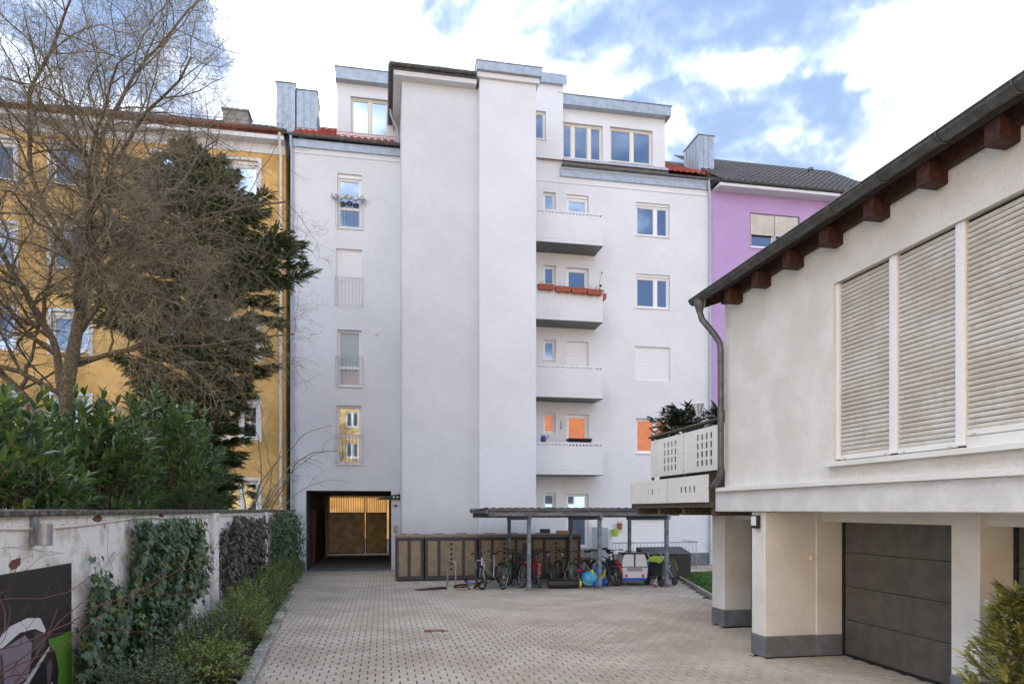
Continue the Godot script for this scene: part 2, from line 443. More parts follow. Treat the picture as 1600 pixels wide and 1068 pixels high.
func build_ground() -> void:
	var g := MB.new()
	g.quad(Vector3(-220, -0.09, -220), Vector3(220, -0.09, -220), Vector3(220, -0.09, 220), Vector3(-220, -0.09, 220), Vector3.UP)
	struct("ground", g, M.ground)
	g = MB.new()
	g.bx(Vector3(-3.2, -0.085, -25.0), Vector3(13.0, -0.022, 5.0))
	var base := struct("courtyard_paving", g, M.joint)
	var pw := 0.21
	var pd := 0.157
	var gap := 0.011
	var pm := paver_mesh(pw - 0.017, pd - 0.007)
	var r := rng(5)
	var near := []
	var rest := []
	var nz := int(28.6 / pd)
	for i in nz:
		var z := -24.85 + (i + 0.5) * pd
		var x0 := kerb_x(z) + 0.02
		var x1 := 13.0
		if z > -12.3: x1 = 6.95
		elif z > -21.9: x1 = 8.0 + (-15.56 - z) * 0.29 - 0.08
		if z < -12.3 and z > -15.5: x1 = 8.0
		var off := pw * 0.5 if i % 2 else 0.0
		var nx := int((x1 - x0) / pw) + 4
		var start := floorf((x0 - 0.2) / pw) * pw + off
		for j in nx:
			var x := start + (j + 0.5) * pw
			if x - pw * 0.5 < x0 - 0.2 or x + pw * 0.5 > x1: continue
			if x > 5.5 and x < 6.95 and z > -9.62 and z < -9.15: continue
			if x > 6.25 and x < 6.95 and ((z > -12.3 and z < -11.7) or (z > -6.75 and z < -6.3)): continue
			if x > 0.72 and x < 1.1 and z > -12.5 and z < -12.28: continue
			var tf := Transform3D(Basis(Vector3.RIGHT, r.randf_range(-0.006, 0.006)) * Basis(Vector3.BACK, r.randf_range(-0.006, 0.006)), Vector3(x, r.randf_range(-0.0025, 0.0025), z))
			# distance measure for what shows largest: only stones inside the view
			var dep := -z * 0.9825 + x * 0.1863
			var u := (x * 0.9825 + z * 0.1863) / maxf(dep, 0.1)
			if dep > 8.55 and abs(u) < 0.75: near.append([dep, tf, r.randi() % 4])
			else: rest.append([tf, r.randi() % 4])
	near.sort_custom(func(a, b): return a[0] < b[0])
	for i in near.size():
		if i < 300:
			var o := part("paving_stone", pm, M.paver[near[i][2]], base)
			o.transform = near[i][1]
		else: rest.append([near[i][1], near[i][2]])
	for k in 4:
		var tfs := []
		for e in rest:
			if e[1] == k: tfs.append(e[0])
		multi("paving_stones", pm, M.paver[k], tfs, [], base)
	# concrete strip under the bicycle stand
	g = MB.new()
	g.bx(Vector3(2.9, -0.03, -21.0), Vector3(8.25, 0.006, -18.55), 0.004)
	struct("bicycle_stand_slab", g, M.concrete)
	# planting bed and its kerb of granite setts
	g = MB.new()
	g.quad(Vector3(-3.2, 0.03, -25), Vector3(kerb_x(-25) - 0.1, 0.03, -25), Vector3(kerb_x(4) - 0.1, 0.03, 4), Vector3(-3.2, 0.03, 4), Vector3.UP)
	struct("planting_bed", g, M.soil)
	g = MB.new()
	g.bx(Vector3(-3.0, -0.1, -24.9), Vector3(-2.95, 0.0, -24.8))
	var kerb := struct("kerb", g, M.joint)
	var km := []
	for k in 4:
		var q := MB.new()
		q.box(Vector3.ZERO, Vector3(0.15 + 0.01 * k, 0.2, 0.15 + 0.012 * (k % 3)), 0.016)
		km.append(q.mesh())
	var z := -24.8
	var i := 0
	while z < -2.0:
		var o := part("kerb_stone", km[i % 4], M.granite[r.randi() % 3], kerb)
		o.position = Vector3(kerb_x(z) - 0.06 + r.randf_range(-0.012, 0.012), 0.0 + r.randf_range(-0.012, 0.012), z)
		o.rotation = Vector3(r.randf_range(-0.03, 0.03), -0.07 + r.randf_range(-0.05, 0.05), r.randf_range(-0.05, 0.05))
		z += 0.178; i += 1
	# lawn at the right with its edging
	g = MB.new()
	var lp := [Vector3(9.75, 0.03, -22.0), Vector3(8.1, 0.03, -15.6), Vector3(8.1, 0.03, -12.4), Vector3(13.4, 0.03, -12.4), Vector3(13.4, 0.03, -22.0)]
	for k in range(1, 4): g.tri(lp[0], lp[k], lp[k + 1], Vector3.UP)
	var lawn := struct("lawn", g, M.lawn)
	var blade := MB.new()
	for k in 3:
		var a := k * 2.1
		var d := Vector3(cos(a), 0, sin(a))
		blade.tri(d * 0.012 + Vector3(0.006, 0, 0), d * 0.012 - Vector3(0.006, 0, 0), d * 0.03 + Vector3(0, 0.045, 0), Vector3(0, 0.4, 1).normalized())
	var tf := []
	var cs := []
	for k in 16000:
		var p := Vector3(r.randf_range(8.1, 13.2), 0.03, r.randf_range(-22, -14.5))
		if p.x < 8.05 + (-15.6 - p.z) * 0.258: continue
		tf.append(Transform3D(Basis(Vector3.UP, r.randf() * TAU).scaled(Vector3.ONE * r.randf_range(0.7, 1.4)), p))
		cs.append(Color(0.06, 0.15, 0.02).lerp(Color(0.10, 0.2, 0.03), r.randf()))
	multi("grass", blade.mesh(), M.small_leaf, tf, cs, lawn)
	g = MB.new()
	g.bx(Vector3(9.7, -0.1, -22.05), Vector3(9.8, 0.0, -22.0))
	var edge := struct("lawn_edging", g, M.joint)
	for k in 7:
		var q := MB.new()
		var a := Vector3(9.72, 0.02, -21.95).lerp(Vector3(8.02, 0.02, -15.5), k / 7.0)
		var b := Vector3(9.72, 0.02, -21.95).lerp(Vector3(8.02, 0.02, -15.5), (k + 0.985) / 7.0)
		q.bar(a, b, 0.07, 0.14, 0.01)
		part("edging_stone", q, M.granite[k % 3], edge)
	# floor of the gateway and the street behind it
	g = MB.new()
	g.bx(Vector3(-2.9, -0.06, -36.0), Vector3(0.5, 0.004, -25.0))
	struct("gateway_floor", g, M.concrete)
	g = MB.new()
	g.bx(Vector3(-60, -0.06, -52.0), Vector3(60, 0.0, -36.2))
	struct("street", g, M.asphalt)
	# drain in the paving
	var dr := thing("drain_cover", "small rusty rectangular drain grate set into the paving", "drain", Vector3(0.91, 0.0, -12.39))
	g = MB.new()
	for s in [-1.0, 1.0]:
		g.bx(Vector3(-0.17, -0.03, s * 0.085 - 0.012), Vector3(0.17, 0.006, s * 0.085 + 0.012), 0.003)
		g.bx(Vector3(s * 0.17 - 0.012, -0.03, -0.07), Vector3(s * 0.17 + 0.012, 0.006, 0.07), 0.003)
	part("frame", g, M.rust, dr)
	g = MB.new()
	for k in 9: g.bx(Vector3(-0.14 + k * 0.034, -0.03, -0.072), Vector3(-0.122 + k * 0.034, 0.0, 0.072))
	part("grate", g, M.rust, dr)
	g = MB.new()
	g.bx(Vector3(-0.16, -0.06, -0.09), Vector3(0.16, -0.04, 0.09))
	part("sump", g, M.black, dr)

func multi(called: String, m: Mesh, material: Material, tfs: Array, cols: Array, parent: Node) -> MultiMeshInstance3D:
	var mm := MultiMesh.new()
	mm.transform_format = MultiMesh.TRANSFORM_3D
	if cols.size(): mm.use_colors = true
	mm.mesh = m
	mm.instance_count = tfs.size()
	for i in tfs.size():
		mm.set_instance_transform(i, tfs[i])
		if cols.size(): mm.set_instance_color(i, cols[i])
	var o := MultiMeshInstance3D.new()
	o.name = called
	o.multimesh = mm
	o.material_override = material
	parent.add_child(o, true)
	stuff(o)
	return o

# ---------- walls and windows facing +Z ----------
# holes: [x0, x1, y0, y1]; front face at z, reveals go back by depth
func wall_z(g: MB, x0: float, x1: float, y0: float, y1: float, z: float, holes: Array, depth := 0.16) -> void:
	var xs := [x0, x1]
	var ys := [y0, y1]
	for h in holes:
		for q in [h[0], h[1]]:
			if not xs.has(q): xs.append(q)
		for q in [h[2], h[3]]:
			if not ys.has(q) and q > y0: ys.append(q)
	xs.sort(); ys.sort()
	for i in xs.size() - 1:
		for j in ys.size() - 1:
			var cx: float = (xs[i] + xs[i + 1]) * 0.5
			var cy: float = (ys[j] + ys[j + 1]) * 0.5
			var open := false
			for h in holes:
				if cx > h[0] and cx < h[1] and cy > h[2] and cy < h[3]: open = true
			if open: continue
			g.quad(Vector3(xs[i], ys[j], z), Vector3(xs[i + 1], ys[j], z), Vector3(xs[i + 1], ys[j + 1], z), Vector3(xs[i], ys[j + 1], z), Vector3.BACK)
	for h in holes:
		var a := Vector3(h[0], h[2], z); var b := Vector3(h[1], h[2], z)
		var c := Vector3(h[1], h[3], z); var d := Vector3(h[0], h[3], z)
		var k := Vector3(0, 0, -depth)
		if h[2] > y0: g.quad(a, b, b + k, a + k, Vector3.UP)
		g.quad(c, d, d + k, c + k, Vector3.DOWN)
		g.quad(a, d, d + k, a + k, Vector3.RIGHT)
		g.quad(b, c, c + k, b + k, Vector3.LEFT)

# window in a hole: frame mesh named window, children pane and sill. splits: x fractions of the mullions
func window_z(parent: Node, h: Array, z: float, splits := [], opt := {}) -> MeshInstance3D:
	var fz := z - float(opt.get("depth", 0.13))
	var fw := float(opt.get("fw", 0.065))
	var top: float = h[3] - float(opt.get("box", 0.0))
	var g := MB.new()
	var x0: float = h[0]; var x1: float = h[1]; var y0: float = h[2]
	if opt.has("box"): # roller shutter box above
		g.bx(Vector3(x0 + 0.004, top, fz - 0.05), Vector3(x1 - 0.004, h[3] - 0.003, fz + 0.07), 0.004)
	g.bx(Vector3(x0 + 0.003, y0 + 0.003, fz - 0.05), Vector3(x0 + fw, top - 0.003, fz + 0.03), 0.006)
	g.bx(Vector3(x1 - fw, y0 + 0.003, fz - 0.05), Vector3(x1 - 0.003, top - 0.003, fz + 0.03), 0.006)
	g.bx(Vector3(x0 + fw, y0 + 0.003, fz - 0.05), Vector3(x1 - fw, y0 + fw, fz + 0.028), 0.006)
	g.bx(Vector3(x0 + fw, top - fw, fz - 0.05), Vector3(x1 - fw, top - 0.003, fz + 0.028), 0.006)
	var edges := [x0 + fw]
	for s in splits:
		var mx: float = lerp(x0, x1, s)
		g.bx(Vector3(mx - 0.055, y0 + fw, fz - 0.05), Vector3(mx + 0.055, top - fw, fz + 0.025), 0.006)
		edges.append(mx - 0.055); edges.append(mx + 0.055)
	edges.append(x1 - fw)
	var rail: float = opt.get("rail", 0.0)
	if rail > 0.0:
		g.bx(Vector3(x0 + fw, rail - 0.05, fz - 0.05), Vector3(x1 - fw, rail + 0.05, fz + 0.022), 0.006)
	# sash inside each light
	for k in range(0, edges.size(), 2):
		var a: float = edges[k]; var b: float = edges[k + 1]
		for e in [[a, a + 0.035], [b - 0.035, b]]:
			g.bx(Vector3(e[0], y0 + fw, fz - 0.05), Vector3(e[1], top - fw, fz + 0.008), 0.004)
		for e in [[y0 + fw, y0 + fw + 0.04], [top - fw - 0.035, top - fw]]:
			g.bx(Vector3(a + 0.035, e[0], fz - 0.05), Vector3(b - 0.035, e[1], fz + 0.006), 0.004)
	var w := part("window", g, opt.get("frame", M.frame), parent)
	for k in range(0, edges.size(), 2):
		var p := MB.new()
		p.bx(Vector3(edges[k] + 0.03, y0 + fw + 0.03, fz - 0.03), Vector3(edges[k + 1] - 0.03, top - fw - 0.03, fz - 0.02))
		part("pane", p, opt.get("pane", M.pane), w)
	if opt.get("sill", true):
		var s := MB.new()
		s.bx(Vector3(x0 - 0.04, y0 - 0.035, z - 0.12), Vector3(x1 + 0.04, y0 - 0.004, z + 0.05), 0.006)
		part("sill", s, M.frame, w)
	return w

# closed roller shutter in a hole
func blind_z(parent: Node, h: Array, z: float, material: Material, y_low := -1.0, called := "roller_shutter") -> MeshInstance3D:
	var g := MB.new()
	var fz := z - 0.09
	var yb: float = h[2] if y_low < 0.0 else y_low
	var n := int((h[3] - yb) / 0.055)
	var st: float = (h[3] - yb) / n
	for k in n:
		var y := yb + k * st
		var a := Vector3(h[0] + 0.03, y, fz); var b := Vector3(h[1] - 0.03, y, fz)
		var u := Vector3(0, st * 0.5, 0.009); var t := Vector3(0, st * 0.93, 0.002)
		g.quad(a, b, b + u, a + u, Vector3(0, -0.3, 1).normalized())
		g.quad(a + u, b + u, b + t, a + t, Vector3(0, 0.3, 1).normalized())
		g.quad(a + t, b + t, b + Vector3(0, st, -0.004), a + Vector3(0, st, -0.004), Vector3(0, -0.4, 1).normalized())
	for e in [[h[0] + 0.003, h[0] + 0.03], [h[1] - 0.03, h[1] - 0.003]]:
		g.bx(Vector3(e[0], h[2] + 0.003, fz - 0.03), Vector3(e[1], h[3] - 0.003, fz + 0.025), 0.003)
	g.bx(Vector3(h[0] + 0.03, yb, fz - 0.01), Vector3(h[1] - 0.03, yb + 0.045, fz + 0.016), 0.003)
	return part(called, g, material, parent)

func french_rail(parent: Node, x0: float, x1: float, y0: float, y1: float, z: float) -> void:
	var g := MB.new()
	g.bar(Vector3(x0, y1, z), Vector3(x1, y1, z), 0.03, 0.02)
	g.bar(Vector3(x0, y0, z), Vector3(x1, y0, z), 0.02, 0.015)
	for k in 9:
		var x: float = lerp(x0, x1, k / 8.0)
		g.rod(Vector3(x, y0, z), Vector3(x, y1, z), 0.006, 5)
	for x in [x0, x1]:
		g.rod(Vector3(x, y1 - 0.03, z), Vector3(x, y1 - 0.03, z - 0.1), 0.008, 5)
		g.rod(Vector3(x, y0 + 0.03, z), Vector3(x, y0 + 0.03, z - 0.1), 0.008, 5)
	part("window_railing", g, M.steel, parent)

func downpipe(g: MB, pts: Array, r: float) -> void:
	g.tube(pts, [r], 10)
	for i in pts.size() - 1:
		var a: Vector3 = pts[i]; var b: Vector3 = pts[i + 1]
		if a.distance_to(b) > 1.5:
			var m := int(a.distance_to(b) / 1.9)
			for k in range(1, m + 1):
				var p := a.lerp(b, k / float(m + 1))
				g.tube([p + Vector3(0, 0.02, 0), p - Vector3(0, 0.02, 0)], [r + 0.008], 10)

func gutter_x(g: MB, x0: float, x1: float, y: float, z: float, r := 0.075) -> void:
	# half-round gutter along X, open upwards, with a bead and brackets
	var pr := []
	for k in 9:
		var a := PI + PI * k / 8.0
		pr.append(Vector2(cos(a) * r, sin(a) * r))
	for k in 8:
		var p: Vector2 = pr[k]; var q: Vector2 = pr[k + 1]
		var nn := Vector3(0, (p + q).y, (p + q).x).normalized()
		g.quad(Vector3(x0, y + p.y, z + p.x), Vector3(x1, y + p.y, z + p.x), Vector3(x1, y + q.y, z + q.x), Vector3(x0, y + q.y, z + q.x), nn)
	g.rod(Vector3(x0, y, z + r), Vector3(x1, y, z + r), 0.011, 6)
	var n := int((x1 - x0) / 0.8)
	for k in n + 1:
		var x := x0 + 0.1 + (x1 - x0 - 0.2) * k / maxi(n, 1)
		var arc := []
		for j in 7:
			var a := PI + PI * j / 6.0
			arc.append(Vector3(x, y + sin(a) * (r + 0.006), z + cos(a) * (r + 0.006)))
		g.tube(arc, [0.009], 4)

func tiles(g: MB, x0: float, x1: float, z0: float, y0: float, slope: float, rows: int, w := 0.24, l := 0.34) -> void:
	# barrel-profiled roof tiles laid from the eave upwards, going back in -Z
	var dz := cos(slope); var dy := sin(slope)
	var nx := int((x1 - x0) / w)
	for rI in rows:
		for k in nx:
			var xa := x0 + k * w
			var zz := z0 - rI * l * dz * 0.93
			var yy := y0 + rI * l * dy * 0.93
			var prof := [Vector2(0, 0), Vector2(w * 0.25, 0.035), Vector2(w * 0.55, 0.035), Vector2(w * 0.75, 0.0), Vector2(w, 0.0)]
			for q in 4:
				var p: Vector2 = prof[q]; var s: Vector2 = prof[q + 1]
				var up := Vector3(0, dz, dy)
				var a := Vector3(xa + p.x, yy, zz) + up * (p.y + 0.03)
				var b := Vector3(xa + s.x, yy, zz) + up * (s.y + 0.03)
				var back := Vector3(0, l * dy, -l * dz) - up * 0.025
				var nn := (up + Vector3(-(s.y - p.y) / (s.x - p.x), 0, 0)).normalized()
				g.quad(a, b, b + back, a + back, nn)
				g.quad(a, b, b - up * 0.03, a - up * 0.03, Vector3(0, -dy, dz))

func snow_guard(g: MB, x0: float, x1: float, y: float, z: float, h := 0.2) -> void:
	for yy in [0.04, 0.5, 1.0]: g.bar(Vector3(x0, y + h * yy, z), Vector3(x1, y + h * yy, z), 0.012, 0.014)
	var n := int((x1 - x0) / 0.11)
	for k in n + 1:
		var x := x0 + (x1 - x0) * k / n
		g.bar(Vector3(x, y, z), Vector3(x, y + h, z), 0.012, 0.012)

func chimney(parent: Node, x0: float, x1: float, z0: float, z1: float, y0: float, y1: float) -> void:
	var g := MB.new()
	g.bx(Vector3(x0, y0, z0), Vector3(x1, y1, z1), 0.01)
	var n := int((x1 - x0) / 0.3)
	for k in range(1, n + 1): # standing seams
		var x := x0 + (x1 - x0) * k / (n + 1)
		g.bx(Vector3(x - 0.012, y0, z1), Vector3(x + 0.012, y1 - 0.03, z1 + 0.025))
	n = int(abs(z1 - z0) / 0.3)
	for k in range(1, n + 1):
		var z: float = z0 + (z1 - z0) * k / (n + 1)
		for xs in [x0 - 0.025, x1]: g.bx(Vector3(xs, y0, z - 0.012), Vector3(xs + 0.025, y1 - 0.03, z + 0.012))
	g.bx(Vector3(x0 - 0.04, y1, z0 - 0.04), Vector3(x1 + 0.04, y1 + 0.035, z1 + 0.04), 0.008)
	g.rod(Vector3((x0 + x1) * 0.5, y1, (z0 + z1) * 0.5), Vector3((x0 + x1) * 0.5, y1 + 0.35, (z0 + z1) * 0.5), 0.03, 8)
	part("chimney", g, M.zinc, parent)

func build_white() -> void:
	var t := thing("apartment_building", "tall white apartment block with projecting stair tower and stacked balconies", "building", Vector3(0, 0, 0))
	var z := -25.0
	var L := [[-1.62, -0.77, 12.29, 14.24], [-1.67, -0.76, 9.48, 11.55], [-1.62, -0.77, 6.62, 8.65], [-1.65, -0.77, 3.83, 5.93]]
	var gate := [-2.7, 0.28, 0.0, 2.88]
	var R := [[9.65, 11.04, 12.87, 14.16], [9.65, 11.05, 10.06, 11.38], [9.6, 11.07, 7.24, 8.56], [9.65, 11.04, 4.4, 5.76], [9.48, 10.95, 0.75, 1.82]]
	var S := []
	var D := []
	for k in 5:
		var top: float = [14.24, 11.46, 8.64, 5.86, 2.83][k]
		S.append([5.95, 6.43, top - 0.76, top])
		D.append([6.85, 7.73, [12.1, 9.28, 6.46, 3.64, 0.75][k], top - 0.02])
	var g := MB.new()
	wall_z(g, -3.15, 12.72, 0.0, 15.3, z, L + [gate] + R + S + D)
	# outer ends, back, so that the block is closed
	g.quad(Vector3(12.72, 0, -25), Vector3(12.72, 15.3, -25), Vector3(12.72, 15.3, -36), Vector3(12.72, 0, -36), Vector3.RIGHT)
	g.quad(Vector3(-3.15, 0, -25), Vector3(-3.15, 15.3, -25), Vector3(-3.15, 15.3, -36), Vector3(-3.15, 0, -36), Vector3.LEFT)
	g.quad(Vector3(-3.15, 2.95, -36), Vector3(12.72, 2.95, -36), Vector3(12.72, 15.3, -36), Vector3(-3.15, 15.3, -36), Vector3.FORWARD)
	g.quad(Vector3(0.5, 0, -36), Vector3(12.72, 0, -36), Vector3(12.72, 2.95, -36), Vector3(0.5, 2.95, -36), Vector3.FORWARD)
	# raised wall between tower and dormer
	wall_z(g, 4.9, 6.72, 15.3, 18.3, z, [[5.5, 6.05, 16.21, 17.28]])
	g.quad(Vector3(6.72, 15.3, -25), Vector3(6.72, 18.3, -25), Vector3(6.72, 18.3, -28), Vector3(6.72, 15.3, -28), Vector3.RIGHT)
	# shallow ledge under the eaves
	g.bx(Vector3(-3.15, 14.82, -25.05), Vector3(0.6, 14.86, -24.975))
	g.bx(Vector3(5.06, 14.62, -25.05), Vector3(12.72, 14.66, -24.975))
	part("facade_wall", g, M.white, t)
	# towers
	g = MB.new()
	g.bx(Vector3(0.6, 0, -25.6), Vector3(3.15, 16.35, -22.6), 0.015)
	part("stair_tower", g, M.brickwhite, t)
	g = MB.new()
	g.bx(Vector3(3.13, 0, -26.4), Vector3(5.06, 16.66, -22.3), 0.015)
	g.bx(Vector3(3.05, 16.5, -26.4), Vector3(5.16, 16.68, -22.2), 0.02)
	part("lift_tower", g, M.white, t)
	g = MB.new()
	g.bx(Vector3(3.02, 16.68, -27.0), Vector3(5.22, 16.97, -22.1), 0.01)
	g.bx(Vector3(3.0, 16.97, -27.0), Vector3(5.24, 17.0, -22.08), 0.006)
	g.bx(Vector3(5.0, 18.3, -28.0), Vector3(6.84, 18.68, -24.86), 0.01)
	part("tower_cap", g, M.zinc, t)
	# tower eave: pale soffit, fascia, gutter round two sides
	g = MB.new()
	g.bx(Vector3(0.33, 16.3, -27.5), Vector3(3.04, 16.46, -22.3), 0.01)
	part("tower_soffit", g, M.white, t)
	g = MB.new()
	g.bx(Vector3(0.27, 16.46, -27.6), Vector3(3.06, 16.6, -22.24), 0.008)
	gutter_x(g, 0.2, 3.02, 16.58, -22.17, 0.07)
	g.tube([Vector3(0.22, 16.55, -22.2), Vector3(0.22, 16.55, -27.5)], [0.075], 8)
	part("tower_gutter", g, M.gutter, t)
	g = MB.new()
	downpipe(g, [Vector3(0.25, 16.5, -24.6), Vector3(0.27, 16.3, -24.65), Vector3(0.5, 15.9, -24.8), Vector3(0.53, 15.5, -24.85), Vector3(0.53, 15.42, -24.9)], 0.045)
	part("tower_downpipe", g, M.zinc, t)
	# pitched roof
	g = MB.new()
	g.quad(Vector3(-3.2, 15.42, -24.85), Vector3(12.75, 15.42, -24.85), Vector3(12.75, 18.9, -30.6), Vector3(-3.2, 18.9, -30.6), Vector3(0, 0.86, 0.52))
	g.quad(Vector3(-3.2, 18.9, -30.6), Vector3(12.75, 18.9, -30.6), Vector3(12.75, 15.4, -36.2), Vector3(-3.2, 15.4, -36.2), Vector3(0, 0.86, -0.52))
	for x in [-3.2, 12.75]: g.tri(Vector3(x, 15.3, -24.85), Vector3(x, 18.9, -30.6), Vector3(x, 15.3, -36.2), Vector3(signf(x), 0, 0))
	tiles(g, -3.2, -1.72, -24.86, 15.42, 0.545, 14)
	tiles(g, 11.0, 12.75, -24.86, 15.42, 0.545, 14)
	tiles(g, -1.7, 0.55, -24.86, 15.42, 0.545, 3)
	part("roof", g, M.tile_red, t)
	# eaves: zinc fascia, gutters
	g = MB.new()
	for e in [[Vector3(-3.18, 15.02, -25.0), Vector3(0.6, 15.3, -24.93)], [Vector3(6.6, 14.86, -25.0), Vector3(12.74, 15.14, -24.93)], [Vector3(6.74, 15.32, -25.34), Vector3(11.0, 15.6, -24.99)]]:
		g = MB.new()
		g.bx(e[0], e[1], 0.004)
		part("eave_flashing", g, M.zinc, t)
	for e in [[-3.3, 0.58, 15.4], [6.6, 12.86, 15.25]]:
		g = MB.new()
		gutter_x(g, e[0], e[1], e[2], -24.84)
		part("eave_gutter", g, M.gutter, t)
	for e in [[-3.1, 0.56, 15.58], [11.1, 12.7, 15.5]]:
		g = MB.new()
		snow_guard(g, e[0], e[1], e[2], -25.1)
		part("snow_guard", g, M.redmetal, t)
	g = MB.new()
	downpipe(g, [Vector3(-3.2, 15.33, -24.84), Vector3(-3.2, 15.1, -24.86), Vector3(-3.17, 14.8, -24.92), Vector3(-3.17, 0.1, -24.92)], 0.05)
	part("downpipe", g, M.zinc, t)
	g = MB.new()
	downpipe(g, [Vector3(12.62, 15.2, -24.84), Vector3(12.62, 15.0, -24.85), Vector3(12.7, 14.6, -24.9), Vector3(12.7, 0.1, -24.9)], 0.05)
	part("downpipe", g, M.zinc, t)
	# dormers
	g = MB.new()
	wall_z(g, -1.68, 0.62, 15.6, 17.85, -25.6, [[-1.18, 0.2, 16.05, 17.4]])
	g.quad(Vector3(-1.68, 15.5, -25.6), Vector3(-1.68, 17.85, -25.6), Vector3(-1.68, 17.85, -29), Vector3(-1.68, 15.5, -29), Vector3.LEFT)
	part("dormer_wall", g, M.white, t)
	window_z(t, [-1.18, 0.2, 16.05, 17.4], -25.6, [0.5], {"frame": M.cream_frame, "sill": false})
	g = MB.new()
	g.bx(Vector3(-1.72, 17.85, -30.6), Vector3(0.7, 18.28, -25.35), 0.01)
	g.bx(Vector3(-1.75, 18.28, -30.6), Vector3(0.7, 18.31, -25.32), 0.005)
	part("dormer_roof", g, M.zinc, t)
	g = MB.new()
	var dh := [[6.76, 8.4, 15.76, 17.14], [8.69, 10.46, 15.81, 17.16]]
	wall_z(g, 6.6, 10.98, 15.55, 17.66, -25.3, dh)
	g.quad(Vector3(10.98, 15.3, -25.3), Vector3(10.98, 17.66, -25.3), Vector3(10.98, 17.66, -29), Vector3(10.98, 15.3, -29), Vector3.RIGHT)
	part("dormer_wall", g, M.white, t)
	window_z(t, dh[0], -25.3, [0.28, 0.68], {"frame": M.cream_frame})
	window_z(t, dh[1], -25.3, [0.53], {"frame": M.cream_frame})
	g = MB.new()
	g.bx(Vector3(6.5, 17.66, -30.6), Vector3(11.13, 18.04, -25.02), 0.01)
	g.bx(Vector3(6.5, 18.04, -30.6), Vector3(11.16, 18.07, -24.99), 0.005)
	part("dormer_roof", g, M.zinc, t)
	chimney(t, -4.0, -3.3, -27.6, -26.9, 15.6, 18.4)
	chimney(t, -3.25, -2.5, -28.2, -26.9, 15.6, 18.2)
	chimney(t, 12.85, 13.55, -27.6, -26.2, 15.6, 17.75)
	# windows of the left row
	window_z(t, L[0], z, [], {"box": 0.14, "rail": 13.02})
	french_rail(t, -1.68, -0.72, 12.34, 13.33, -24.94)
	blind_z(t, L[1], z, M.shutter_white)
	french_rail(t, -1.7, -0.73, 9.52, 10.5, -24.94)
	var w3 := window_z(t, L[2], z, [], {"pane": M.glass, "rail": 7.3})
	g = MB.new() # slatted blind hanging behind the glass
	for k in 62: g.box(Vector3(-1.195, 6.72 + k * 0.03, -25.2), Vector3(0.7, 0.026, 0.004), 0.0, Basis(Vector3.RIGHT, 0.5))
	g.quad(Vector3(-1.6, 6.6, -25.32), Vector3(-0.78, 6.6, -25.32), Vector3(-0.78, 8.66, -25.32), Vector3(-1.6, 8.66, -25.32), Vector3.BACK)
	part("blind", g, M.shutter_white, w3)
	french_rail(t, -1.68, -0.72, 6.68, 7.68, -24.94)
	window_z(t, L[3], z, [], {"rail": 4.85})
	french_rail(t, -1.7, -0.72, 3.88, 4.88, -24.94)
	# right rows
	window_z(t, R[0], z, [0.6], {"box": 0.09})
	window_z(t, R[1], z, [0.6], {"box": 0.09})
	blind_z(t, R[2], z, M.shutter_white)
	window_z(t, R[3], z, [0.6])
	blind_z(t, R[4], z, M.shutter_white)
	window_z(t, [5.5, 6.05, 16.21, 17.28], z, [], {"frame": M.cream_frame})
	for k in 5:
		window_z(t, S[k], z, [], {"sill": k == 2})
		var dz: MeshInstance3D
		if k == 2: dz = blind_z(t, D[2], z, M.shutter_white)
		elif k == 4: dz = window_z(t, D[4], z, [], {"fw": 0.07, "sill": false})
		else: dz = window_z(t, D[k], z, [], {"fw": 0.09, "sill": false, "box": 0.1 if k == 0 else 0.02})
		dz.name = ["balcony_door", "balcony_door_001", "balcony_shutter", "balcony_door_002", "side_door"][k]
	# balconies
	for k in 4:
		var yb: float = 11.94 - 2.82 * k
		var b := MB.new()
		b.bx(Vector3(5.0, yb, -25.0), Vector3(7.97, yb + 0.16, -24.0), 0.012)
		var bal := part("balcony", b, M.white, t)
		b = MB.new()
		var yt := yb + 1.19
		var hy := yt - 0.135
		# parapet with a row of square holes near the top
		b.bx(Vector3(5.0, yb + 0.16, -24.08), Vector3(7.97, hy, -24.0))
		b.bx(Vector3(5.0, hy + 0.065, -24.08), Vector3(7.97, yt, -24.0))
		for j in 23:
			var x := 5.06 + j * 0.13
			b.bx(Vector3(x, hy, -24.08), Vector3(min(x + 0.065, 7.97), hy + 0.065, -24.0))
		b.bx(Vector3(7.89, yb + 0.16, -25.0), Vector3(7.97, hy, -24.08))
		b.bx(Vector3(7.89, hy + 0.065, -25.0), Vector3(7.97, yt, -24.08))
		for j in 7: b.bx(Vector3(7.89, hy, -24.99 + j * 0.13), Vector3(7.97, hy + 0.065, -24.925 + j * 0.13))
		part("parapet", b, M.white, bal)
		b = MB.new()
		b.bx(Vector3(4.99, yb - 0.012, -24.99), Vector3(7.98, yb - 0.002, -23.985))
		part("drip_edge", b, M.gutter, bal)
	# small fittings on the wall
	g = MB.new()
	g.bx(Vector3(-0.3, 8.49, -25.0), Vector3(-0.18, 8.63, -24.97), 0.008)
	for k in 4: g.bx(Vector3(-0.285, 8.51 + k * 0.03, -24.97), Vector3(-0.195, 8.52 + k * 0.03, -24.96))
	part("wall_vent", g, M.cream_frame, t)
	g = MB.new()
	g.bx(Vector3(0.36, 1.36, -25.0), Vector3(0.52, 1.62, -24.97), 0.01)
	for j in 3:
		for k in 4: g.bx(Vector3(0.385 + j * 0.04, 1.4 + k * 0.05, -24.97), Vector3(0.41 + j * 0.04, 1.43 + k * 0.05, -24.964))
	part("intercom", g, M.steel, t)
	g = MB.new() # pierced steel bracket over the gateway
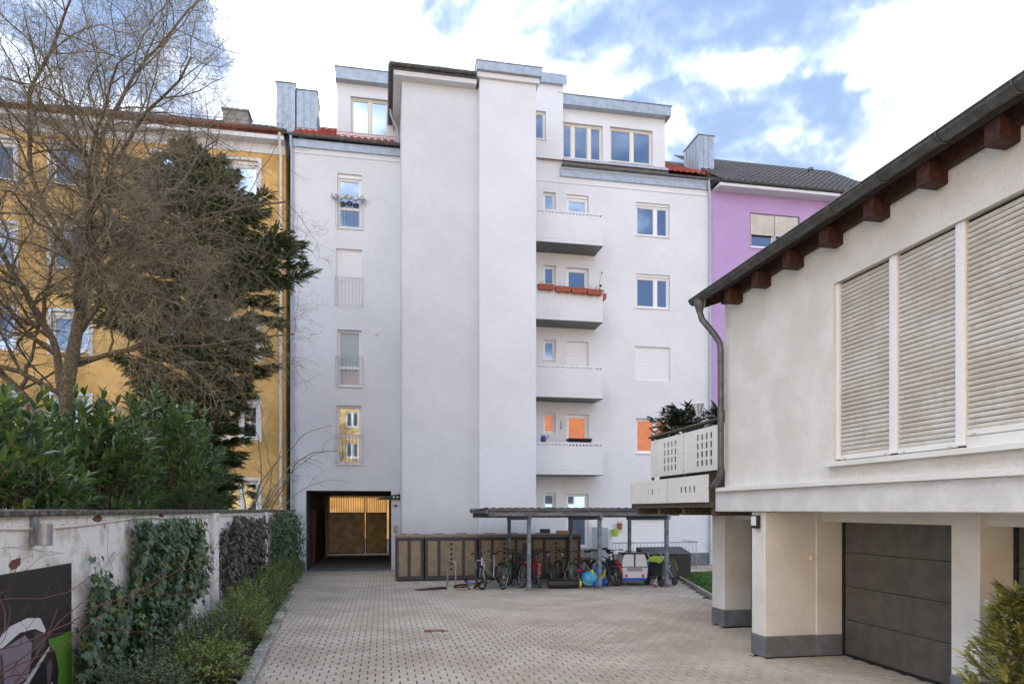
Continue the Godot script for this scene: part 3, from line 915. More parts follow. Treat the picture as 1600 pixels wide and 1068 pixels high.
	g.prism(PackedVector2Array([Vector2(0, 0), Vector2(0.34, 0.0), Vector2(0.34, 0.2), Vector2(0.1, 0.18), Vector2(-0.35, 0.08), Vector2(-0.55, 0.0)]), Vector3(0.26, 2.56, -24.9), Vector3.RIGHT, Vector3.UP, 0.012)
	g.bx(Vector3(0.56, 2.54, -25.0), Vector3(0.6, 2.78, -24.89))
	part("bracket", g, M.dark, t)
	for c in [0.37, 0.5]:
		var q := MB.new()
		q.lathe(Vector3(c, 2.66, -24.892), [Vector2(0.0, 0.002), Vector2(0.035, 0.002), Vector2(0.035, 0.0)], 14, Basis(Vector3.RIGHT, PI / 2))
		part("bracket_hole", q, M.white, t)
	# painted eye beside the gateway
	var lid := PackedVector2Array()
	for k in 13: lid.append(Vector2(-0.13 + 0.26 * k / 12.0, 0.055 * sin(PI * k / 12.0) + 0.012))
	for k in 13: lid.append(Vector2(0.13 - 0.26 * k / 12.0, 0.034 * sin(PI * k / 12.0)))
	g = MB.new()
	g.prism(lid, Vector3(0.44, 2.32, -24.994), Vector3.RIGHT, Vector3.UP, 0.004)
	var low := PackedVector2Array()
	for k in 13: low.append(Vector2(-0.12 + 0.24 * k / 12.0, -0.03 * sin(PI * k / 12.0)))
	for k in 13: low.append(Vector2(0.12 - 0.24 * k / 12.0, -0.038 * sin(PI * k / 12.0) - 0.001))
	g.prism(low, Vector3(0.44, 2.32, -24.994), Vector3.RIGHT, Vector3.UP, 0.004)
	g.lathe(Vector3(0.44, 2.322, -24.996), [Vector2(0, 0.004), Vector2(0.034, 0.004), Vector2(0.034, 0)], 16, Basis(Vector3.RIGHT, PI / 2))
	part("painted_eye", g, M.black, t)
	# gateway passage
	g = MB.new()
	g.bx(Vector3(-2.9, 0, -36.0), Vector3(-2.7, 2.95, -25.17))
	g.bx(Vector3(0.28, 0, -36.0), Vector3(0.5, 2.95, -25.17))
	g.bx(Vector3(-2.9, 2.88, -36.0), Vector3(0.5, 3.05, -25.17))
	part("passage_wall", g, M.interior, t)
	g = MB.new()
	g.bx(Vector3(-2.7, 0.02, -28.4), Vector3(-2.66, 2.2, -27.4), 0.004)
	part("passage_door", g, M.redmetal, t)
	# side entrance: steps, flank wall
	g = MB.new()
	for k in 4: g.bx(Vector3(6.7, 0.0, -24.99), Vector3(7.85, 0.72 - k * 0.18, -24.1 + k * 0.28))
	part("entrance_steps", g, M.concrete, t)
	g = MB.new()
	g.bx(Vector3(7.87, 0, -24.98), Vector3(8.02, 1.55, -23.1), 0.01)
	part("entrance_flank_wall", g, M.white, t)
	for e in [[-3.1, -2.72, 0.35], [8.03, 12.7, 0.5]]:
		g = MB.new()
		g.bx(Vector3(e[0], 0, -24.995), Vector3(e[1], e[2], -24.97))
		part("plinth", g, M.plinth, t)

	# the gate at the far end of the passage
	var gt := thing("passage_gate", "brown sheet metal gate with barred top inside the dark passage", "gate", Vector3(0, 0, -33.4))
	for e in [[-2.62, -0.88], [-0.84, 0.16]]:
		g = MB.new()
		g.bx(Vector3(e[0] + 0.04, 0.14, -0.01), Vector3(e[1] - 0.04, 2.05, 0.01), 0.003)
		part("gate_panel", g, M.gate_panel, gt)
		g = MB.new()
		for x in [e[0], e[1] - 0.04]: g.bx(Vector3(x, 0.1, -0.03), Vector3(x + 0.04, 2.82, 0.03), 0.004)
		for y in [0.1, 2.03, 2.78]: g.bx(Vector3(e[0] + 0.04, y, -0.025), Vector3(e[1] - 0.04, y + 0.04, 0.025), 0.004)
		var fr := part("gate_frame", g, M.dark, gt)
		var n := int((e[1] - e[0]) / 0.11)
		for k in n:
			var q := MB.new()
			var x: float = e[0] + 0.04 + (e[1] - e[0] - 0.08) * (k + 0.5) / n
			q.bx(Vector3(x - 0.012, 2.07, -0.012), Vector3(x + 0.012, 2.78, 0.012))
			part("bar", q, M.dark, fr)
	g = MB.new()
	g.bx(Vector3(-0.95, 1.0, 0.01), Vector3(-0.9, 1.2, 0.05), 0.004)
	g.rod(Vector3(-0.92, 1.1, 0.05), Vector3(-1.04, 1.1, 0.06), 0.012, 6)
	part("gate_handle", g, M.steel, gt)

	# yellow block across the street, seen through the bars
	var far := thing("street_house", "yellow house across the street seen through the gate bars", "building", Vector3(0, 0, -52))
	g = MB.new()
	g.bx(Vector3(-30, 0, -8), Vector3(30, 11, 0), 0.02)
	part("wall", g, M.yellow, far)
	g = MB.new()
	g.prism(PackedVector2Array([Vector2(0.5, 11), Vector2(-4, 14), Vector2(-8.5, 11)]), Vector3(0, 0, 0), Vector3.BACK, Vector3.UP, 60.6)
	part("roof", g, M.tile_red, far)

func build_neighbours() -> void:
	var t := thing("yellow_apartment_building", "ochre yellow apartment block behind the bare tree", "building")
	var g := MB.new()
	var holes := []
	var z := -25.06
	for cx in [-4.9, -7.15, -10.3, -12.55, -15.7, -17.95, -21.1, -23.4]:
		for k in 5:
			var top: float = 14.42 - 2.8 * k
			holes.append([cx - 0.58, cx + 0.58, top - (1.35 if k < 4 else 1.12), top])
	wall_z(g, -32.0, -3.4, 0.0, 15.05, z, holes)
	g.quad(Vector3(-3.4, 0, z), Vector3(-3.4, 15.05, z), Vector3(-3.4, 15.05, -36), Vector3(-3.4, 0, -36), Vector3.RIGHT)
	g.quad(Vector3(-32, 0, -36), Vector3(-3.4, 0, -36), Vector3(-3.4, 15.05, -36), Vector3(-32, 15.05, -36), Vector3.FORWARD)
	part("facade_wall", g, M.yellow, t)
	var i := 0
	for h in holes:
		window_z(t, h, z, [0.5] if i % 5 >= 3 else [], {"box": 0.12 if i % 3 == 0 else 0.03})
		# white surround
		g = MB.new()
		g.bx(Vector3(h[0] - 0.11, h[2] - 0.1, z + 0.002), Vector3(h[0], h[3] + 0.1, z + 0.025))
		g.bx(Vector3(h[1], h[2] - 0.1, z + 0.002), Vector3(h[1] + 0.11, h[3] + 0.1, z + 0.025))
		g.bx(Vector3(h[0], h[3], z + 0.002), Vector3(h[1], h[3] + 0.1, z + 0.025))
		part("window_surround", g, M.white, t)
		i += 1
	g = MB.new()
	g.bx(Vector3(-32, 14.72, z), Vector3(-3.42, 15.05, z + 0.03))
	g.bx(Vector3(-32, 15.05, z - 0.3), Vector3(-3.42, 15.2, z + 0.4), 0.01)
	part("cornice", g, M.white, t)
	g = MB.new()
	gutter_x(g, -32, -3.45, 15.36, z + 0.42)
	g.bx(Vector3(-32, 15.2, z - 0.2), Vector3(-3.42, 15.3, z + 0.36))
	part("gutter", g, M.rust, t)
	g = MB.new()
	g.quad(Vector3(-32, 15.3, z + 0.4), Vector3(-3.4, 15.3, z + 0.4), Vector3(-3.4, 18.5, -30.6), Vector3(-32, 18.5, -30.6), Vector3(0, 0.86, 0.5))
	g.quad(Vector3(-32, 15.3, -36.2), Vector3(-3.4, 15.3, -36.2), Vector3(-3.4, 18.5, -30.6), Vector3(-32, 18.5, -30.6), Vector3(0, 0.86, -0.5))
	tiles(g, -12.0, -3.42, z + 0.38, 15.32, 0.52, 17)
	part("roof", g, M.tile_dark, t)
	g = MB.new()
	snow_guard(g, -12.0, -3.5, 15.45, z + 0.2, 0.26)
	part("snow_guard", g, M.gutter, t)
	g = MB.new()
	g.bx(Vector3(-7.6, 16.15, -26.6), Vector3(-5.1, 16.42, -26.4), 0.01)
	part("roof_flashing", g, M.redmetal, t)
	g = MB.new()
	g.bx(Vector3(-5.9, 15.8, -27.6), Vector3(-5.0, 17.15, -26.9), 0.01)
	g.bx(Vector3(-5.95, 17.15, -27.65), Vector3(-4.95, 17.22, -26.85), 0.01)
	part("chimney", g, M.concrete, t)
	g = MB.new()
	downpipe(g, [Vector3(-3.55, 15.3, z + 0.42), Vector3(-3.55, 15.0, z + 0.3), Vector3(-3.55, 14.6, z + 0.07), Vector3(-3.55, 0.1, z + 0.07)], 0.05)
	part("downpipe", g, M.cream_frame, t)

	# lilac block on the right
	t = thing("lilac_apartment_building", "lilac rendered apartment block with dark tiled roof", "building")
	g = MB.new()
	z = -25.1
	var ph := [[14.54, 16.76, 12.8, 14.19], [18.4, 19.8, 12.8, 14.19]]
	wall_z(g, 12.74, 34.0, 4.6, 14.9, z, ph)
	part("facade_wall", g, M.purple, t)
	g = MB.new()
	g.quad(Vector3(12.74, 4.6, -36), Vector3(34, 4.6, -36), Vector3(34, 14.9, -36), Vector3(12.74, 14.9, -36), Vector3.FORWARD)
	part("street_wall", g, M.purple, t)
	for h in ph:
		window_z(t, h, z, [0.5], {})
		blind_z(t, [h[0] + 0.05, lerp(h[0], h[1], 0.49), 12.8, 14.17], z + 0.03, M.shutter, 13.33)
		blind_z(t, [lerp(h[0], h[1], 0.51), h[1] - 0.05, 12.8, 14.17], z + 0.03, M.shutter, 13.33)
	g = MB.new()
	wall_z(g, 12.74, 34.0, 0.0, 4.6, z + 0.04, [])
	part("base_wall", g, M.white, t)
	g = MB.new()
	g.bx(Vector3(12.9, 4.35, z), Vector3(13.5, 4.75, z + 0.5), 0.01)
	part("canopy", g, M.dark, t)
	g = MB.new()
	g.bx(Vector3(12.95, 14.9, -26), Vector3(34, 15.02, z + 0.55), 0.01)
	part("soffit", g, M.white, t)
	g = MB.new()
	gutter_x(g, 12.95, 34, 15.12, z + 0.6)
	g.bx(Vector3(12.95, 15.02, z + 0.4), Vector3(34, 15.14, z + 0.52))
	downpipe(g, [Vector3(18.3, 15.05, z + 0.6), Vector3(18.3, 14.8, z + 0.5), Vector3(18.3, 14.5, z + 0.08), Vector3(18.3, 5, z + 0.08)], 0.05)
	part("gutter", g, M.gutter, t)
	g = MB.new()
	g.quad(Vector3(12.95, 15.14, z + 0.55), Vector3(34, 15.14, z + 0.55), Vector3(34, 18.6, -30), Vector3(12.95, 18.6, -30), Vector3(0, 0.82, 0.57))
	g.quad(Vector3(12.95, 15.14, -36), Vector3(34, 15.14, -36), Vector3(34, 18.6, -30), Vector3(12.95, 18.6, -30), Vector3(0, 0.82, -0.57))
	g.tri(Vector3(12.95, 15.14, z + 0.55), Vector3(12.95, 18.6, -30), Vector3(12.95, 15.14, -36), Vector3.LEFT)
	tiles(g, 12.95, 21.0, z + 0.55, 15.16, 0.62, 17)
	part("roof", g, M.tile_dark, t)
	g = MB.new()
	snow_guard(g, 13.9, 21.0, 15.5, z + 0.1, 0.22)
	part("snow_guard", g, M.gutter, t)
	g = MB.new()
	g.rod(Vector3(18.7, 16.6, -27.2), Vector3(18.7, 17.3, -27.2), 0.07, 10)
	g.lathe(Vector3(18.7, 17.3, -27.2), [Vector2(0.12, 0), Vector2(0.12, 0.1), Vector2(0, 0.14)], 10)
	part("vent_pipe", g, M.gutter, t)

	# houses behind the camera, lit by the sun and mirrored in the lower windows
	t = thing("sunlit_yellow_house", "sunlit yellow house opposite, mirrored in the lower windows", "building", Vector3(-9, 0, 18))
	g = MB.new()
	var hh := []
	for cx in [-9.0, -6.0, -3.0, 0.0, 3.0, 6.0, 9.0]:
		for k in 4: hh.append([cx - 0.6, cx + 0.6, 1.3 + 3.0 * k, 2.8 + 3.0 * k])
	wall_z(g, -12, 12, 0, 12.9, 0.0, hh)
	var turn := t
	t.rotation.y = PI
	part("wall", g, M.yellow, turn)
	g = MB.new()
	g.bx(Vector3(-12, 0, -9), Vector3(12, 12.9, -0.3))
	part("body", g, M.yellow, turn)
	for h in hh: window_z(turn, h, 0.0, [0.5])
	g = MB.new()
	g.prism(PackedVector2Array([Vector2(0.5, 12.9), Vector2(-4.5, 16.2), Vector2(-9.5, 12.9)]), Vector3.ZERO, Vector3.BACK, Vector3.UP, 24.6)
	part("roof", g, M.tile_red, turn)
	t = thing("red_roofed_house", "low house with sunlit orange tile roof, mirrored in the balcony windows", "building", Vector3(20, 0, 16))
	g = MB.new()
	g.bx(Vector3(-10, 0, 0.4), Vector3(14, 8.2, 9.6), 0.02)
	part("wall", g, M.white, t)
	g = MB.new()
	g.prism(PackedVector2Array([Vector2(-0.3, 8.0), Vector2(5, 13.6), Vector2(10.3, 8.0)]), Vector3(2, 0, 0), Vector3.BACK, Vector3.UP, 24.8)
	part("roof", g, M.tile_orange, t)

func wall_x(g: MB, z0: float, z1: float, y0: float, y1: float, x: float, t: float) -> void:
	g.bx(Vector3(x, y0, z0), Vector3(x + t, y1, z1))

func build_garage_house() -> void:
	var t := thing("garage_house", "cream rendered house on the right with three big roller shutters above garages", "building")
	var g := MB.new()
	var x := 5.57
	# upper storey round the window opening
	wall_x(g, -10.4, -7.64, 2.55, 5.78, x, 0.32)
	wall_x(g, -7.64, -4.78, 2.55, 2.8, x, 0.32)
	wall_x(g, -7.64, -4.78, 5.04, 5.78, x, 0.32)
	wall_x(g, -4.78, 4.0, 2.55, 5.78, x, 0.32)
	g.prism(PackedVector2Array([Vector2(5.885, 2.55), Vector2(11.4, 2.55), Vector2(11.4, 5.9), Vector2(8.6, 6.9), Vector2(5.885, 5.8)]), Vector3(0, 0, -10.25), Vector3.RIGHT, Vector3.UP, 0.3)
	part("upper_wall", g, M.cream, t)
	# roof: boards, rafters, covering
	g = MB.new()
	g.quad(Vector3(5.28, 5.79, -10.78), Vector3(5.28, 5.79, 4), Vector3(8.6, 6.99, 4), Vector3(8.6, 6.99, -10.78), Vector3(0.34, -0.94, 0))
	g.bx(Vector3(5.5, 5.6, -10.4), Vector3(5.56, 5.79, 4.0))
	g.bar(Vector3(5.3, 5.72, -10.76), Vector3(8.6, 6.92, -10.76), 0.04, 0.2)
	part("roof_boarding", g, M.wood, t)
	g = MB.new()
	var up := Vector3(-0.34, 0.94, 0)
	var a := Vector3(5.24, 5.8, -10.8)
	var rg := Vector3(8.6, 7.02, -10.8)
	var fl := Vector3(11.9, 5.8, -10.8)
	var zl := Vector3(0, 0, 14.8)
	for e in [0.0, 0.06]:
		var h := Vector3(0, e, 0)
		g.quad(a + h, a + h + zl, rg + h + zl, rg + h, up if e > 0.0 else -up)
		g.quad(rg + h, rg + h + zl, fl + h + zl, fl + h, Vector3(0.34, 0.94, 0) * (1.0 if e > 0.0 else -1.0))
	g.quad(a, a + Vector3(0, 0.06, 0), a + Vector3(0, 0.06, 0) + zl, a + zl, Vector3.LEFT)
	g.quad(a, a + Vector3(0, 0.06, 0), rg + Vector3(0, 0.06, 0), rg, Vector3.FORWARD)
	g.quad(rg, rg + Vector3(0, 0.06, 0), fl + Vector3(0, 0.06, 0), fl, Vector3.FORWARD)
	part("roof", g, M.tile_dark, t)
	for k in 9:
		g = MB.new()
		var zz := -9.9 + k * 0.79
		g.bx(Vector3(5.34, 5.47, zz - 0.08), Vector3(5.6, 5.68, zz + 0.08), 0.01)
		part("rafter", g, M.wood, t)
	g = MB.new() # half-round gutter along Z
	for k in 8:
		var a0 := PI + PI * k / 8.0; var a1 := PI + PI * (k + 1) / 8.0
		var p := Vector2(cos(a0), sin(a0)) * 0.085; var q := Vector2(cos(a1), sin(a1)) * 0.085
		var nn := Vector3((p + q).x, (p + q).y, 0).normalized()
		g.quad(Vector3(5.22 + p.x, 5.77 + p.y, -10.85), Vector3(5.22 + p.x, 5.77 + p.y, 4), Vector3(5.22 + q.x, 5.77 + q.y, 4), Vector3(5.22 + q.x, 5.77 + q.y, -10.85), nn)
		g.tri(Vector3(5.22, 5.77, -10.85), Vector3(5.22 + p.x, 5.77 + p.y, -10.85), Vector3(5.22 + q.x, 5.77 + q.y, -10.85), Vector3.FORWARD)
	g.rod(Vector3(5.135, 5.775, -10.85), Vector3(5.135, 5.775, 4), 0.013, 6)
	for k in 18:
		var arc := []
		for j in 9:
			var an := PI + PI * j / 8.0
			arc.append(Vector3(5.22 + cos(an) * 0.091, 5.77 + sin(an) * 0.091, -10.3 + k * 0.79))
		g.tube(arc, [0.012], 5)
	part("gutter", g, M.gutter, t)
	g = MB.new()
	downpipe(g, [Vector3(5.22, 5.7, -10.6), Vector3(5.22, 5.52, -10.6), Vector3(5.25, 5.38, -10.57), Vector3(5.4, 5.1, -10.42), Vector3(5.46, 4.95, -10.36), Vector3(5.47, 4.8, -10.35), Vector3(5.47, 2.85, -10.35), Vector3(5.46, 2.72, -10.38), Vector3(5.44, 2.62, -10.5), Vector3(5.44, 2.56, -10.62)], 0.052)
	g.lathe(Vector3(5.22, 5.52, -10.6), [Vector2(0.055, 0), Vector2(0.09, 0.12), Vector2(0.1, 0.2)], 12)
	part("downpipe", g, M.gutter, t)
	# window: guide rails, three shutters made of slats
	g = MB.new()
	for zz in [-7.61, -6.665, -5.765, -4.81]:
		var wd := 0.03 if zz < -7.5 or zz > -5.0 else 0.055
		g.bx(Vector3(5.6, 2.83, zz - wd), Vector3(5.72, 5.04, zz + wd), 0.006)
		if wd > 0.04: g.bx(Vector3(5.592, 2.83, zz - 0.012), Vector3(5.6, 5.04, zz + 0.012), 0.002)
	part("shutter_rails", g, M.frame, t)
	var r := rng(9)
	for e in [[-7.58, -6.72], [-6.61, -5.82], [-5.71, -4.84]]:
		g = MB.new()
		var low := 2.88 if e[0] < -6 else 2.98
		g.bx(Vector3(5.62, low - 0.06, e[0]), Vector3(5.645, low, e[1]), 0.004)
		for q in [e[0] + 0.07, e[1] - 0.1]: g.bx(Vector3(5.585, low - 0.045, q), Vector3(5.62, low - 0.03, q + 0.05), 0.003)
		if low > 2.9: g.bx(Vector3(5.625, 2.8, e[0]), Vector3(5.65, low - 0.065, e[1]), 0.004)
		var sh := part("roller_shutter", g, M.panel, t)
		var sm := MB.new() # one bulging slat
		var ln: float = e[1] - e[0]
		var pr := [Vector2(0, 0), Vector2(-0.008, 0.012), Vector2(-0.0105, 0.025), Vector2(-0.008, 0.04), Vector2(0.0, 0.0475), Vector2(0.014, 0.050)]
		for k in 5:
			var p: Vector2 = pr[k]; var q: Vector2 = pr[k + 1]
			sm.quad(Vector3(p.x, p.y, 0), Vector3(q.x, q.y, 0), Vector3(q.x, q.y, ln), Vector3(p.x, p.y, ln), Vector3(-(q.y - p.y), (q.x - p.x), 0).normalized())
		var slat := sm.mesh()
		var n := int((5.05 - low) / 0.0535)
		for k in n:
			var o := part("slat", slat, M.shutter, sh)
			o.position = Vector3(5.64 + r.randf_range(-0.001, 0.001), low + k * 0.0535, e[0])
			o.rotation.x = r.randf_range(-0.0012, 0.0012)
	g = MB.new()
	g.bx(Vector3(5.66, 2.8, -7.64), Vector3(5.7, 5.05, -4.78))
	part("shutter_backing", g, M.dark, t)
	g = MB.new()
	g.bx(Vector3(5.47, 2.765, -7.72), Vector3(5.62, 2.795, -4.7), 0.005)
	g.bx(Vector3(5.47, 2.735, -7.72), Vector3(5.485, 2.77, -4.7), 0.003)
	part("window_sill", g, M.panel, t)
	# drip ledge with its screws, band of the floor slab
	g = MB.new()
	g.bx(Vector3(5.45, 2.545, -10.5), Vector3(5.6, 2.565, 4), 0.004)
	g.bx(Vector3(5.45, 2.50, -10.5), Vector3(5.465, 2.55, 4), 0.003)
	for k in 40: g.rod(Vector3(5.452, 2.527, -10.2 + k * 0.34), Vector3(5.444, 2.527, -10.2 + k * 0.34), 0.007, 6)
	part("drip_ledge", g, M.panel, t)
	g = MB.new()
	g.bx(Vector3(5.5, 2.17, -10.6), Vector3(9.5, 2.54, 4), 0.012)
	part("floor_band", g, M.band, t)
	# ground floor
	g = MB.new()
	g.bx(Vector3(6.5, 2.02, -12.2), Vector3(7.1, 2.168, 4))
	g.bx(Vector3(7.1, 0, -12.22), Vector3(12, 2.2, -12.0))
	g.bx(Vector3(6.97, 0, -11.8), Vector3(7.1, 2.02, 4))
	part("lintel_wall", g, M.pier, t)
	var piers := [[6.29, 6.95, -12.25, -11.77], [6.4, 6.95, -6.71, -6.33], [6.4, 6.95, -3.9, -3.5]]
	for p in piers:
		g = MB.new()
		g.bx(Vector3(p[0], 0.31, p[2]), Vector3(p[1], 2.168, p[3]), 0.012)
		var pr := part("pier", g, M.pier, t)
		g = MB.new()
		g.bx(Vector3(p[0] - 0.008, 0, p[2] - 0.008), Vector3(p[1], 0.31, p[3] + 0.008), 0.008)
		part("plinth", g, M.plinth, pr)
	g = MB.new()
	g.bx(Vector3(5.57, 0.31, -9.57), Vector3(6.42, 2.168, -9.2), 0.012)
	g.bx(Vector3(6.41, 0.31, -9.6), Vector3(6.95, 2.168, -9.18), 0.012)
	var wing := part("pier", g, M.pier, t)
	g = MB.new()
	g.bx(Vector3(5.562, 0, -9.578), Vector3(6.42, 0.31, -9.192), 0.008)
	g.bx(Vector3(6.41, 0, -9.608), Vector3(6.95, 0.312, -9.172), 0.008)
	part("plinth", g, M.plinth, wing)
	for d in [[-11.77, -9.6], [-9.18, -6.71], [-6.33, -3.9]]:
		g = MB.new()
		g.bx(Vector3(6.84, 0.0, d[0]), Vector3(6.9, 2.02, d[0] + 0.045))
		g.bx(Vector3(6.84, 0.0, d[1] - 0.045), Vector3(6.9, 2.02, d[1]))
		g.bx(Vector3(6.845, 0.0, d[0] + 0.045), Vector3(6.9, 0.03, d[1] - 0.045))
		var fr := part("garage_door", g, M.rubber, t)
		var ys := [0.03, 0.55, 1.05, 1.56, 2.02]
		for k in 4:
			g = MB.new()
			g.bx(Vector3(6.86, ys[k] + 0.003, d[0] + 0.045), Vector3(6.9, ys[k + 1] - 0.003, d[1] - 0.045), 0.006)
			part("door_panel", g, M.garage, fr)
		g = MB.new()
		g.bx(Vector3(6.885, 0.03, d[0] + 0.04), Vector3(6.895, 2.02, d[1] - 0.04))
		part("backing", g, M.dark, fr)
	# fittings
	g = MB.new()
	g.bx(Vector3(5.5, 1.92, -9.47), Vector3(5.56, 2.12, -9.3), 0.01)
	part("wall_light", g, M.dark, t)
	g = MB.new()
	g.bx(Vector3(5.49, 1.96, -9.45), Vector3(5.5, 2.1, -9.32), 0.004)
	part("light_cover", g, M.white_plastic, t)
	for p in [Vector3(6.33, 1.48, -9.17), Vector3(6.5, 1.18, -6.31)]:
		g = MB.new()
		g.box(p, Vector3(0.075, 0.085, 0.05), 0.012)
		g.box(p + Vector3(0, 0, 0.026), Vector3(0.055, 0.062, 0.008), 0.003)
		part("switch_box", g, M.cream_frame, t)
	# terrace beyond the house: deck, beams, perforated panels
	g = MB.new()
	g.bx(Vector3(5.44, 2.24, -14.36), Vector3(9.6, 2.34, -10.62), 0.006)
	for k in 4: g.bx(Vector3(5.5, 2.1, -14.2 + k * 1.15), Vector3(9.5, 2.235, -14.08 + k * 1.15), 0.006)
	part("terrace_deck", g, M.greywood, t)
	for e in [[-14.34, -13.78], [-13.76, -12.34], [-12.32, -10.66]]:
		panel(t, 5.4, e[0], e[1], 2.33, 2.8, 1)
	for e in [[-14.02, -13.74], [-13.72, -12.38], [-12.36, -10.72]]:
		panel(t, 5.75, e[0], e[1], 2.9, 3.69, 4)
	g = MB.new()
	for zz in [-14.0, -12.37, -10.7]: g.bx(Vector3(5.77, 2.34, zz - 0.025), Vector3(5.82, 3.75, zz + 0.025))
	g.bar(Vector3(5.79, 3.78, -14.12), Vector3(5.79, 3.79, -10.5), 0.12, 0.045, 0.01)
	g.bar(Vector3(5.79, 3.78, -14.06), Vector3(9.4, 3.78, -14.06), 0.1, 0.045, 0.01)
	part("terrace_rail", g, M.greywood, t)
	g = MB.new()
	g.bx(Vector3(5.9, 2.345, -13.9), Vector3(6.2, 3.5, -10.8), 0.01)  # block added behind the panels so that their slots look dark
	part("slot_darkening_block", g, M.greywood, t)

# white sheet with rows of upright slots, on the plane X = x
func panel(parent: Node, x: float, z0: float, z1: float, y0: float, y1: float, rows: int) -> void:
	var g := MB.new()
	var th := 0.018
	if z1 - z0 < 0.8:
		g.bx(Vector3(x, y0, z0), Vector3(x + th, y1, z1), 0.003)
	else:
		var zc := (z0 + z1) * 0.5 + 0.05
		var zs := [z0]
		for k in 4:
			zs.append(zc - 0.31 + k * 0.175); zs.append(zc - 0.31 + k * 0.175 + 0.075)
		zs.append(z1)
		var ys := [y0]
		for k in rows:
			var yy: float = (y0 + y1) * 0.5 - 0.055 if rows == 1 else lerp(y0 + 0.1, y1 - 0.21, k / 3.0)
			ys.append(yy); ys.append(yy + 0.11)
		ys.append(y1)
		for i in zs.size() - 1:
			for j in ys.size() - 1:
				if i % 2 == 1 and j % 2 == 1: continue
				g.bx(Vector3(x, ys[j], zs[i]), Vector3(x + th, ys[j + 1], zs[i + 1]))
	var p := part("terrace_panel", g, M.panel, parent)
	g = MB.new()
	for zz in [z0 + 0.035, z1 - 0.035]:
		for k in 3:
			var y: float = lerp(y0 + 0.05, y1 - 0.05, k / 2.0)
			g.rod(Vector3(x + 0.002, y, zz), Vector3(x - 0.005, y, zz), 0.009, 6)
	part("screws", g, M.gutter, p)

func build_court_wall() -> void:
	var t := thing("courtyard_wall", "old white garden wall with flaking paint along the left side", "wall")
	var g := MB.new()
	g.bx(Vector3(-3.35, 0, -24.7), Vector3(-3.1, 2.14, 3.0))
	part("wall", g, M.oldwhite, t)
	for zz in [-13.3, -18.7, -23.6]:
		g = MB.new()
		g.bx(Vector3(-3.12, 0, zz - 0.18), Vector3(-3.02, 2.14, zz + 0.18), 0.01)
		part("pilaster", g, M.oldwhite, t)
	var r := rng(3)
	var z := -24.8
	while z < 3.0:
		g = MB.new()
		var l := r.randf_range(0.9, 1.1)
		g.bx(Vector3(-3.42, 2.14, z), Vector3(-3.03, 2.2 + r.randf_range(-0.008, 0.008), z + l - 0.008), 0.012)
		part("coping_stone", g, M.coping, t)
		z += l
	g = MB.new()
	var pts := []
	for k in 24: pts.append(Vector3(-3.085, 2.075 + 0.012 * sin(k * 1.3) - (0.04 if k > 14 else 0.0) * sin(k * 0.8), -24.0 + k * 0.95))
	g.tube(pts, [0.014], 6)
	part("cable", g, M.cream_frame, t)
	# brick showing where render has fallen
	for p in [Vector3(-3.1, 1.74, -6.5), Vector3(-3.1, 2.1, -8.2), Vector3(-3.1, 2.11, -10.4)]:
		g = MB.new()
		var poly := PackedVector2Array()
		for k in 11: poly.append(Vector2(cos(TAU * k / 11) * r.randf_range(0.06, 0.15), sin(TAU * k / 11) * r.randf_range(0.03, 0.06)))
		g.prism(poly, p, Vector3.BACK, Vector3.UP, 0.006)
		part("bare_brick", g, M.rust, t)
	# up-and-down light
	var l := thing("wall_light", "brushed steel cylinder light on the old white wall", "wall light", Vector3(-3.1, 1.98, -6.72))
	g = MB.new()
	g.bx(Vector3(0, -0.1, -0.12), Vector3(0.04, 0.2, -0.02), 0.008)
	g.bx(Vector3(0.04, -0.01, -0.085), Vector3(0.1, 0.03, -0.055), 0.004)
	part("wall_bracket", g, M.steel, l)
	g = MB.new()
	g.lathe(Vector3(0.13, 0, 0.0), [Vector2(0, -0.1), Vector2(0.06, -0.1), Vector2(0.062, -0.095), Vector2(0.062, 0.095), Vector2(0.06, 0.1), Vector2(0, 0.1)], 20)
	part("cylinder", g, M.steel, l)
	# printed banner of an old car on grass
	var img := poster_image()
	var pm := StandardMaterial3D.new()
	pm.albedo_texture = ImageTexture.create_from_image(img)
	pm.roughness = 0.55
	g = MB.new()
	var z0 := -4.2; var z1 := -7.54; var y0 := 0.15; var y1 := 1.66
	var X := -3.088
	g.quad(Vector3(X, y0, z0), Vector3(X, y0, z1), Vector3(X, y1, z1), Vector3(X, y1, z0), Vector3.RIGHT)
	g.uv = PackedVector2Array()
	for p in g.v: g.uv.push_back(Vector2((p.z - z0) / (z1 - z0), (y1 - p.y) / (y1 - y0)))
	var b := solo("poster", g, pm, "printed banner of a black vintage car on grass, hung on the old wall", "poster")
	g = MB.new()
	g.bx(Vector3(-3.098, y0 - 0.005, z1 - 0.004), Vector3(-3.09, y1 + 0.005, z0))
	part("backing_board", g, M.dark, b)

func fill_poly(im: Image, poly: PackedVector2Array, c: Color) -> void:
	var lo := poly[0]; var hi := poly[0]
	for p in poly:
		lo = lo.min(p); hi = hi.max(p)
	for y in range(max(0, int(lo.y)), min(im.get_height(), int(hi.y) + 1)):
		for x in range(max(0, int(lo.x)), min(im.get_width(), int(hi.x) + 1)):
			if Geometry2D.is_point_in_polygon(Vector2(x + 0.5, y + 0.5), poly): im.set_pixel(x, y, c)

